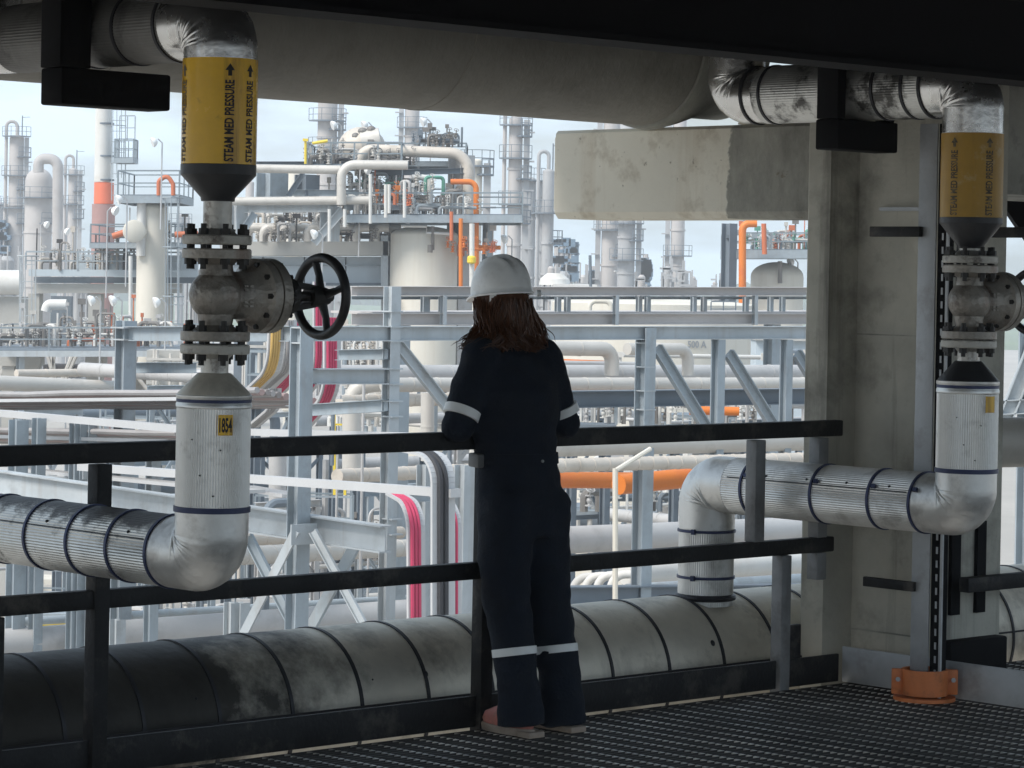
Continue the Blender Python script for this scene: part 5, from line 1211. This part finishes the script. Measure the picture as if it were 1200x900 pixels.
# ---- right: domed tank, orange risers and deck
YR = 118
platform('right-hand steel deck with thin handrails above the domed tank', 856, 1000, 293, YR - 2, 10, 5, rpx=20, post=1.5)
dt = thing('domed_tank', 'cream domed tank with rusty top under the right-hand deck', 'tank', down(X(911, 330, YR)))
cylv(dt, 'shell', 911, 307, 700, YR, 62, 'cream', dome=.55)
mb = MB(); mb.tube([X(914, 306, YR - 1.3), X(914, 332, YR - 1.3)], .09, 8); mb.build('top_pipe', M['valve_grey'], dt)
t = thing('steel_upright', 'dark grey steel post left of the orange riser under the cantilever', 'steel post', down(X(855, 300, YR - 2))); hcol(t, 855, 262, 0, YR - 2, .45, 'steel_dark', zb=GZ)
mb = MB(); mb.bar(X(851, 277, YR - 2), X(860, 277, YR - 2), .15, .3); mb.build('bracket', M['steel_dark'], t)
pipe('orange riser with a top bend under the concrete cantilever', [X(887, 262, YR - 3), X(870, 262, YR - 3), X(870, 440, YR - 3)], .30, 'orange', R=.4)
pipe('second red and orange drop pipe on the right-hand deck', [X(895, 262, YR - 3), X(896, 298, YR - 3)], .2, 'red_orange')
clutter('valves and lines on the right-hand deck', 872, 950, 292, YR, 12, 18, group=GV + ', right deck', hmax=1.1, pal=('valve_grey', 'pipe_ins', 'red_orange', 'green_valve', 'steel_blue'))
ot = thing('storage_tank', 'large cream tank marked 500A behind the footbridge', 'tank', down(X(770, 400, 100)))
cylv(ot, 'shell', 765, 350, 700, 104, 236, 'cream', dome=.05, n=64)
pipe('small white hairpin pipe in front of the cream tank, seen under the footbridge chord', [X(691, 368, 96), X(691, 353, 96), X(716, 353, 96), X(716, 368, 96)], .16, 'cream', R=.25)
rail_line(ot, X(833, 371, 96), X(862, 371, 96), .5, .4, 'steel_dark', .04)
me = text_mesh("500 A", 1.0); mb = MB(); mb.bm.free(); bm = bmesh.new(); bm.from_mesh(me); mb.bm = bm
xs = [v.co.x for v in bm.verts]; ys = [v.co.y for v in bm.verts]
tcx = X(765, 400, 104); trad = 118 * 104 / F
tb = X(818, 404, 100.2)
for v in bm.verts:
    x_ = ((v.co.x - min(xs)) / (max(xs) - min(xs)) - .5) * 23 * 100 / F; z_ = ((v.co.y - min(ys)) / (max(ys) - min(ys)) - .5) * 8.5 * 100 / F
    xx = tb.x + x_; v.co = V((xx, tcx.y - math.sqrt(max(trad ** 2 - (xx - tcx.x) ** 2, 0)) - .012, tb.z + z_))
mb.build('lettering', M['letter_grey'], ot)
gb = thing('equipment_cabin', 'flat grey cabin wall right of the orange riser below the footbridge', 'cabin', down(X(915, 420, 92)))
mb = MB(); a = X(915, 398, 92); mb.box(V((a.x, a.y, (a.z + GZ) / 2)), 64 * 92 / F, 2, a.z - GZ); mb.build('wall', M['panel_blue'], gb)
mb = MB(); mb.box(a + ZD * .05, 68 * 92 / F, 2.4, .12); mb.build('roof', M['conc_far'], gb)

# ---- low ground level between the racks
for i, (u_, v_, w_, h_, Y_, m_, l_) in enumerate(((690, 612, 60, 40, 75, 'steel_dark', 'dark equipment skid under the orange pipe right of the worker'), (790, 600, 36, 44, 78, 'pipe_grey', 'grey pump housing below the orange pipe beside the steam elbow'), (745, 596, 22, 30, 76, 'cream', 'cream cabinet between the blue column and the standpipe'), (930, 420, 40, 20, 80, 'steel_dark', 'dark skid right of the braces near the concrete column'),
        (100, 690, 120, 26, 100, 'cream', 'sand coloured low building at bottom left behind the railing'), (250, 745, 60, 34, 70, 'dark_hole', 'dark machine base low behind the crossed braces'), (480, 590, 60, 60, 85, 'pipe_grey', 'grey machine bay left of the worker at rail height'), (430, 690, 60, 44, 80, 'steel_dark', 'dark skid below the near blue column'),
        (230, 610, 120, 60, 90, 'steel_dark', 'dark recess under the white ducts left of the blue column'), (60, 620, 100, 22, 88, 'conc_far', 'concrete plinth behind the left steam pipe elbow'), (300, 420, 46, 60, 85, 'steel_dark', 'dark blue panel behind the amber cable ladder'), (420, 425, 50, 30, 90, 'panel_blue', 'pale blue cabinet behind the beam left of the tall column'), (420, 500, 40, 40, 90, 'panel_blue', 'pale blue cabinet right of the magenta cables'), (520, 455, 60, 26, 80, 'steel_dark', 'dark beam-like skid left of the worker at shoulder height'), (205, 430, 60, 40, 100, 'conc_far', 'pale panel house right of the blue T-frame'), (820, 500, 120, 30, 85, 'steel_dark', 'dark trench of machinery behind the braces'))):
    t = thing('equipment_skid', l_, 'equipment', down(X(u_, v_, Y_))); a = X(u_, v_, Y_); s_ = Y_ / F; rnd = random.Random(i + 50)
    mb = MB(); mb.box(a, w_ * s_, 1.6, h_ * s_); mb.build('housing', M[m_], t)
    mb = MB()
    for k in range(5):
        x0 = rnd.uniform(-.48, .48) * w_ * s_; mb.tube([a + V((x0, -1.0, -h_ * s_ * .5)), a + V((x0, -1.0, h_ * s_ * rnd.uniform(.1, .6)))], rnd.uniform(.03, .09), 7)
    mb.bar(a + V((-w_ * s_ / 2, -1.05, h_ * s_ * .25)), a + V((w_ * s_ / 2, -1.05, h_ * s_ * .25)), .08, .08); mb.build('pipework', M['pipe_ins'], t)
    mb = MB(); mb.box(a + V((w_ * s_ * rnd.uniform(-.3, .3), -.86, -h_ * s_ * .1)), w_ * s_ * .25, .1, h_ * s_ * .35); mb.build('access_panel', M['panel_blue'], t)
clutter('ground level pump and pipe set right of the worker', 650, 940, 600, 70, 14, 21, s=1.1, group='pump sets on the ground right of the worker', name='pump_set', cat='pump set', pal=('white_paint', 'valve_grey', 'pipe_grey', 'steel_dark'))
clutter('ground level pump and pipe set left of the worker', 250, 560, 660, 66, 18, 22, s=1.0, group='pump sets on the ground left of the worker', name='pump_set', cat='pump set', pal=('white_paint', 'valve_grey', 'pipe_grey', 'steel_dark'))
clutter('white and brown valve set between the beams left of the worker', 400, 450, 432, 70, 8, 23, s=.7, group=GV + ', between the beams', pal=('white_paint', 'valve_grey', 'pipe_ins_warm'))
clutter('white pipe loops under the rail beam left of the worker', 410, 450, 500, 60, 6, 24, s=.8, group=GV + ', rail beam', pal=('white_paint', 'pipe_ins'))
clutter('small white and grey fittings behind the diagonal braces', 660, 945, 497, 62, 14, 25, s=.8, group=GV + ', behind the braces', pal=('white_paint', 'valve_grey', 'pipe_grey'))
clutter('low pipe loops seen under the mid rail at bottom left', 150, 330, 770, 60, 8, 26, s=1.0, group='pipe loops at bottom left', pal=('pipe_grey', 'pipe_ins'))
t = thing('barrier', 'red safety barrier on sandy ground at bottom left', 'barrier', X(92, 697, 105)); rail_line(t, X(72, 697, 105), X(112, 695, 105), .5, .5, 'red_orange', .09, 2)
pipe('yellow striped pipe edge low at the left under the mid rail', [X(40, 733, 60), X(110, 727, 60)], .06, 'yellow_paint')
t = thing('ladder', 'yellow ladder between the pipes left of the tall column', 'ladder', X(398, 560, 55)); ladder_mb(X(398, 580, 55), X(398, 470, 55), .2, False).build('rails', M['yellow_paint'], t)

# extra pipe runs deep between the racks
rnd = random.Random(77)
for i in range(34):
    u0 = rnd.choice((rnd.uniform(-80, 120), rnd.uniform(200, 420), rnd.uniform(640, 760))); L_ = rnd.uniform(120, 380); v0 = rnd.uniform(500, 735) if i % 3 else rnd.uniform(430, 500); Y0 = rnd.uniform(58, 88)
    kind_ = rnd.random(); d_ = rnd.choice((.09, .14, .2, .3))
    if kind_ < .5: a, b = X(u0, v0, Y0), X(u0 + L_, v0 - rnd.uniform(0, 6), dR(u0 + L_, u0, Y0))
    else: a, b = X(u0, v0 - 8, dQ(u0, u0 + L_, Y0)), X(u0 + L_, v0 + 8, Y0)
    b.z = a.z
    ps = [a, b] if i % 2 else [a, b, b - ZD * 3]
    pipe('dull pipe deep among the lower runs behind the railing', ps, d_, rnd.choice(('pipe_grey', 'pipe_ins', 'pipe_ins_warm', 'steel_dark', 'pipe_grey')), R=.4, group='dull pipes deep among the lower runs', seams=0 if d_ < .15 else .8, name='pipe', n=10)
for i in range(16):
    u_ = rnd.choice((rnd.uniform(0, 330), rnd.uniform(395, 540), rnd.uniform(660, 930))); Y_ = rnd.uniform(60, 95); t = thing('pipe_support', 'grey steel pipe support portal deep among the lower runs', 'pipe support', down(X(u_, 600, Y_)), 'steel pipe supports deep among the lower runs')
    a = X(u_, rnd.uniform(520, 640), Y_); c_ = 'steel_dark' if i % 2 else 'steel_blue'
    hbeam(t, a - RD * .2, a + RD * 2.2, .25, .2, c_)
    for k in (0, 2): mb = MB(); mb.ibeam(down(a + RD * k), a + RD * k - ZD * .125, .2, .2, .02, up=QD); mb.build('leg', M[c_], t)

# thin walkways and braced bays deep in the lower levels
rnd = random.Random(31)
for i in range(14):
    u0 = (-30, 30, 210, 290, 300, 390, 395, 640, 660, 690, 780, 820, 120, 470)[i]; v_ = (640, 720, 560, 470, 640, 520, 690, 600, 500, 660, 520, 590, 520, 600)[i]; Y_ = rnd.uniform(58, 90); w_ = rnd.uniform(60, 130)
    t = thing('walkway', 'narrow steel walkway with thin handrails deep in the lower levels', 'walkway', down(X(u0, v_, Y_)), 'thin walkways deep in the lower levels')
    a, b = X(u0, v_, Y_), X(u0 + w_, v_, Y_); b.z = a.z
    mb = MB(); mb.bar(a, b, .16, .9); mb.build('deck', M['steel_blue' if i % 2 else 'steel_dark'], t)
    rail_line(t, a + V((0, -.42, .08)), b + V((0, -.42, .08)), 1.05, 1.1, 'steel_blue', .045)
    rail_line(t, a + V((0, .42, .08)), b + V((0, .42, .08)), 1.05, 1.1, 'rail_steel', .04)
    for q_ in (a + V((.2, 0, -.08)), b - V((.2, 0, .08))): mb = MB(); mb.ibeam(down(q_), q_, .16, .16, .015, up=QD); mb.build('leg', M['steel_dark'], t)
for i in range(22):
    u0 = rnd.choice((rnd.uniform(-20, 320), rnd.uniform(390, 545), rnd.uniform(650, 930))); Y_ = rnd.uniform(48, 92); v_ = rnd.uniform(430, 640)
    t = thing('braced_bay', 'slim steel bay with crossed braces deep in the lower levels', 'steel frame', down(X(u0, v_, Y_)), 'slim braced bays deep in the lower levels'); a = X(u0, v_, Y_); w_ = rnd.uniform(1.0, 2.0); h_ = rnd.uniform(1.2, 2.4); m_ = rnd.choice(('steel_blue', 'steel_light', 'steel_dark', 'pipe_grey')); b = a + RD * w_
    for q_ in (a, b): mb = MB(); mb.ibeam(down(q_), q_, .12, .12, .014, up=QD); mb.build('leg', M[m_], t)
    hbeam(t, a - RD * .1 + ZD * .07, b + RD * .1 + ZD * .07, .13, .12, m_); hbeam(t, a - ZD * h_, b - ZD * h_, .11, .1, m_)
    brace(t, a - ZD * .1, b - ZD * h_, .08, m_); brace(t, b - ZD * .1 + V((0, -.06, 0)), a - ZD * h_ + V((0, -.06, 0)), .08, m_)
for i in range(26):
    u0 = rnd.choice((rnd.uniform(-20, 200), rnd.uniform(270, 335), rnd.uniform(375, 545), rnd.uniform(650, 930))); Y_ = rnd.uniform(44, 85); a = X(u0, rnd.uniform(420, 620), Y_); h_ = rnd.uniform(1.5, 5)
    ps = [a, a - ZD * h_] if i % 3 else [a + RD * rnd.uniform(.5, 1.5), a, a - ZD * h_]
    pipe('thin upright conduit deep in the lower levels', ps, rnd.choice((.05, .07, .1, .16)), rnd.choice(('pipe_grey', 'pipe_ins', 'white_paint', 'steel_dark', 'pipe_ins_warm')), R=.2, name='conduit', cat='conduit', group='thin conduits deep in the lower levels', n=8)

# ================================================================ columns and stacks far off
def tower(label, u, v0, Y, wpx, m_='far_tower', decks=(), vent=True, ladder=1, dome=.5, rings=6, side_pipe=0, name='distillation_tower', taper=None):
    t = thing(name, label, 'tower', down(X(u, 330, Y))); a = X(u, v0, Y); r = wpx / 2 * Y / F; H_ = a.z - GZ
    mb = MB(); pr_ = [(0, r * 1.05), (H_ * .08, r * 1.05), (H_ * .081, r)] + [(H_ * (.25 + .70 * k / rings) + o_[0], r + o_[1]) for k in range(rings) for o_ in ((0, 0), (.02, .09), (.2, .09), (.22, 0)) if H_ * (.25 + .70 * k / rings) < H_ - r * dome - .5] + [(H_ - r * dome, r)] + [(H_ - r * dome + r * dome * math.sin(x), r * math.cos(x)) for x in [math.pi / 2 * k / 6 for k in range(1, 7)]]
    c = V((a.x, a.y, GZ)); mb.lathe(c, ZD, pr_, 28); mb.build('shell', M[m_], t)
    for k, vd in enumerate(decks):
        z = X(u, vd, Y).z; mb = MB(); c2 = V((a.x, a.y, z)); R2 = r + .8
        a0, a1 = (-.2, 2.4) if k % 2 else (-1.9, .9)
        n = 10; rr = []
        for j in range(n + 1):
            an = a0 + (a1 - a0) * j / n - math.pi / 3; d = V((math.cos(an), math.sin(an), 0)); rr.append(d)
            if j % 2 == 0: mb.bar(c2 + d * R2, c2 + d * R2 + ZD * 1.1, .055, .055)
        for d0, d1 in zip(rr, rr[1:]):
            mb.bar(c2 + (d0 + d1) / 2 * r, c2 + (d0 + d1) / 2 * (R2), .12, (d1 - d0).length * R2 * 1.02)
            for hh in (.55, 1.1): mb.bar(c2 + d0 * R2 + ZD * hh, c2 + d1 * R2 + ZD * hh, .05, .05)
        mb.build('deck_ring', M['steel_dark'], t)
    if ladder:
        mb = MB(); lx = V((a.x + ladder * (r + .35), a.y - .3, 0)); mb.bar(lx + ZD * (GZ + 3), lx + ZD * (a.z - .3), .5, .12, up=V((1, 0, 0))); 
        z = GZ + 4
        while z < a.z - 1: mb.box(lx + V((ladder * .3, -.1, z)), .7, .5, .12); z += 2.4
        mb.build('ladder', M['far_tower_b'], t)
    if vent:
        tp = V((a.x, a.y, a.z)); s_ = vent if isinstance(vent, (int, float)) and vent is not True else -1
        mb = MB(); x1 = s_ * (r + .35)
        mb.tube(fillet([tp - ZD * .4, tp + ZD * 1.5, tp + V((x1, -.2, 1.5)), tp + V((x1, -.2, -H_ * .75))], .55, 6), .28 * min(1.4, max(.6, r / 1.2)), 9); mb.build('overhead_line', M[m_], t)
        mb = MB(); mb.tube([tp + V((r * .7, 0, -.3)), tp + V((r * .7, 0, 2.2))], .07, 5); mb.bar(tp + V((r * .7, 0, 2)), tp + V((r * .7 + .9, 0, 2.05)), .06, .06); mb.build('vent_mast', M['steel_dark'], t)
    return t
tower('slim far tower with a swan-neck top, second from the left edge', 20, 158, 330, 17, decks=(160, 184, 206, 222, 244, 262), vent=-1)
tower('short pale tower at the very left edge', -2, 236, 380, 18, 'far_tower_b', decks=(240, 262), vent=False)
dd = tower('fat domed drum left of the striped stack, with a swan-neck pipe', 46, 197, 300, 32, decks=(232, 262), vent=False, dome=1.0, rings=3, name='domed_drum', ladder=0)
pipe('large swan-neck pipe looping over the domed drum', [X(45, 202, 297), X(45, 186, 297), X(68, 186, 297), X(67, 330, 297)], 1.1, 'far_tower', R=1.2, seams=0)
tower('small tower between the drum and the striped stack', 86, 197, 350, 11, decks=(205, 224, 240, 256), vent=-1)
tower('stubby tower behind the swan-neck pipe', 75, 238, 400, 12, 'far_tower_b', decks=(), vent=False, ladder=0)
sk = thing('chimney_stack', 'tall pale chimney stack with an orange band and brown base at the left', 'chimney', down(X(122, 250, 170)))
cylv(sk, 'upper_shell', 123.3, 40, 213.5, 170, 19.5, 'white_paint', n=32); cylv(sk, 'orange_band', 122, 214, 239, 170, 23, 'stack_orange', n=32); cylv(sk, 'base_shell', 121.5, 239.5, 600, 170, 27, 'stack_brown', n=32)
mb = MB()
for v_ in (146, 184, 212): c = X(123.3, v_, 170); mb.lathe(c, ZD, [(0, .49), (.01, .53), (.1, .53), (.11, .49)], 28)
mb.build('joint_rings', M['steel_dark'], sk)
mb = ladder_mb(X(139, 235, 169), X(139, 60, 169), .8); mb.build('ladder', M['steel_blue'], sk)
pk = platform('small caged rest platform on the ladder of the striped stack', 134, 156, 185, 168, 6, 2, rpx=22, post=.5)
rail_line(pk, X(140, 164, 168), X(158, 164, 168), 1.4, .4, 'steel_blue', .06)
tower('large tower rising behind the reactor frame, left one', 386, 30, 260, 23, decks=(142, 152, 176), vent=False, ladder=1)
tower('large tower rising behind the reactor frame, right one', 485, 36, 300, 17, decks=(150, 168), vent=False, ladder=-1)
tower('tall slender tower right of the reactor frame', 605, 136, 240, 16, decks=(147, 160, 186, 210, 240, 262), vent=-1, ladder=1)
tower('medium tower touching the tall slender one on its right', 620, 207, 255, 17, 'far_tower_b', decks=(212, 250), vent=False, ladder=1)
tower('tower with a dark swan-neck line, partly behind the cantilever end', 643, 198, 250, 14, 'far_tower_b', decks=(250, 285), vent=-1, ladder=0)
tower('pair of stout towers under the cantilever, left one', 718, 120, 280, 20, decks=(270, 300), vent=False, ladder=-1)
tower('pair of stout towers under the cantilever, right one', 737, 136, 275, 20, 'far_tower_b', decks=(262, 282, 305), vent=False, ladder=1)
tower('single straight tower under the right half of the cantilever', 797, 130, 300, 16, decks=(300,), vent=False, ladder=-1)
tower('thin stub tower behind the stack of the left edge vessel', 212, 250, 330, 10, 'far_tower_b', decks=(262,), vent=False)
tower('slim white column left of the knee brace by the yellow sleeve', 293, 212, 260, 10, decks=(), vent=False, ladder=0)
tower('fat beige column standing behind the support frame', 346, 192, 180, 18, 'cream', decks=(), vent=False, ladder=0)
tower('pale column peeking behind the right end of the silver loop', 559, 186, 200, 13, 'cream', decks=(195, 205), vent=False, ladder=1)
def blue_unit(label, u0, u1, v0, v1, Y, seed):
    t = thing('process_structure', label, 'steel structure', down(X((u0 + u1) / 2, v1, Y))); rnd = random.Random(seed); k = 3
    mb = MB()
    for i in range(k + 1):
        u_ = u0 + (u1 - u0) * i / k; a = X(u_, v0 + rnd.uniform(0, 6), Y); mb.bar(V((a.x, a.y, GZ)), a, .42, .42, up=V((0, 1, 0))); b = X(u_, v0 + 8, Y + 8); mb.bar(V((b.x, b.y, GZ)), b, .4, .4, up=V((0, 1, 0)))
    mb.build('posts', M['far_blue'], t)
    mb = MB()
    for j in range(5):
        v_ = v0 + 5 + (v1 - v0) * j / 5; mb.bar(X(u0 - 3, v_, Y), X(u1 + 3, v_, Y), .16, 1.2); 
        for i in range(6): u_ = rnd.uniform(u0, u1); mb.box(X(u_, v_ - rnd.uniform(2, 5), Y - 1), rnd.uniform(.3, 1.1), 1.5, rnd.uniform(.3, 1.0))
    mb.build('floors', M['far_blue'], t)
    mb = MB()
    for i in range(6): u_ = rnd.uniform(u0, u1); mb.tube([X(u_, v1, Y - 1.5), X(u_, v0 - rnd.uniform(-8, 10), Y - 1.5)], rnd.uniform(.1, .3), 6)
    mb.build('risers', M['far_tower'], t)
blue_unit('dark blue far process structure just right of the hard hat', 652, 676, 282, 335, 290, 1)
blue_unit('low dark blue structure right of the stout towers', 748, 760, 306, 335, 300, 2)
blue_unit('grey blue far structure at the very left edge', -10, 10, 262, 335, 330, 3)
blue_unit('far blue structure between the stout towers and the hard hat', 690, 706, 320, 335, 320, 4)
# low far clutter: heaps, tanks, small sheds along the far side
rnd = random.Random(9)
for i, (u_, v_, w_) in enumerate(((646, 312, 12), (661, 318, 20), (684, 322, 14), (752, 322, 12), (783, 312, 14), (800, 316, 20), (812, 324, 10), (8, 300, 26), (95, 302, 20), (228, 300, 14), (590, 306, 22), (570, 300, 12), (838, 330, 8))):
    Y_ = 200 + 6 * i; a = X(u_, v_, Y_); s_ = Y_ / F; wd = w_ * s_
    t = thing('process_unit', 'weathered far process unit of drums and thin pipes on the low skyline', 'process unit', down(a), 'far process units on the low skyline')
    mb = MB(); mb.lathe(V((a.x, a.y, GZ)), ZD, [(0, wd * .35), (a.z - GZ - wd * .2, wd * .35), (a.z - GZ, wd * .18)], 16); mb.box(V((a.x + wd * .3, a.y + 1, (a.z - 1.2 + GZ) / 2)), wd * .5, 2, a.z - 1.2 - GZ); mb.build('shell', M[('far_tower', 'far_tower_b', 'pipe_grey')[i % 3]], t)
    mb = MB()
    for k in range(9):
        x_ = rnd.uniform(-.7, .7) * wd; z1 = rnd.uniform(-2.2, .9); mb.bar(V((a.x + x_, a.y - 1, GZ)), V((a.x + x_, a.y - 1, a.z + z1)), .12, .12)
    for k in range(6): z1 = a.z + rnd.uniform(-4, .3); x_ = rnd.uniform(-.4, .4) * wd; mb.bar(V((a.x - wd * .5 + x_, a.y - 1.1, z1)), V((a.x + wd * .4 + x_, a.y - 1.1, z1)), .16, .16)
    mb.build('pipework', M['far_tower_b'], t)
hp = thing('storage_shed', 'low pale shed roof just above the footbridge right of the hard hat', 'shed', down(X(690, 335, 150)))
mb = MB(); a = X(672, 333, 150); mb.box(V((a.x, a.y, (a.z + GZ) / 2)), 50 * 150 / F, 8, a.z - GZ); mb.build('wall', M['white_paint'], hp)
mb = MB(); b0 = X(647, 334, 149); mb.tube([X(720, 318, 150), X(722, 318, 156)], .05, 5); mb.lathe(X(650, 334, 148), ZD, [(0, .8), (.3, .75), (.6, .4)], 14); mb.build('roof_cowl', M['white_paint'], hp)
mbt = MB(); mbt.tube([X(692.5, 345, 110), X(691.5, 299, 110)], .06, 7); tag(mbt.build('thin_mast', M['steel_dark']), 'thin dark mast standing alone right of the hard hat', 'mast')

# outside view past the right edge of the concrete column
pipe('silver clad pipe showing past the right edge of the concrete column', [RQ(10.3, 8.6, .94), RQ(12.5, 8.0, .94)], .24, 'pipe_ins', seams=.5)
t = thing('pipe_rack', 'pale steel frame with a diagonal showing past the right edge of the column', 'steel frame', down(X(1195, 500, 40))); brace(t, X(1172, 505, 40), X(1215, 395, 40), .2, 'steel_light'); hcol(t, 1212, 380, 0, 40, .3, zb=GZ)
hbeam(t, X(1150, 478, 40), X(1260, 474, 40), .2, .2, 'steel_light')
pipe('orange pipe glimpsed at the far right behind the column', [X(1150, 524, 42), X(1260, 522, 42)], .16, 'orange')
mbt = MB(); mbt.bar(P(1170, 205, 14), P(1235, 300, 14), .14, .1); tag(mbt.build('roof_strut', M['roof_steel']), 'dark diagonal strut cutting the sky at the far right', 'strut')

# ================================================================ air
hz = MB(); hz.box(V((0, 690, 10)), 1500, 1420, 46)
hzo = hz.build('haze', M['white_paint']); tag(hzo, kind='stuff')
hm = bpy.data.materials.new('haze'); hm.use_nodes = True; tt = hm.node_tree; tt.nodes.clear()
vo = tt.nodes.new('ShaderNodeVolumePrincipled'); vo.inputs['Color'].default_value = (.93, .96, 1, 1); vo.inputs['Density'].default_value = .00075; vo.inputs['Anisotropy'].default_value = .2
oo = tt.nodes.new('ShaderNodeOutputMaterial'); tt.links.new(vo.outputs[0], oo.inputs['Volume'])
hzo.data.materials.clear(); hzo.data.materials.append(hm)
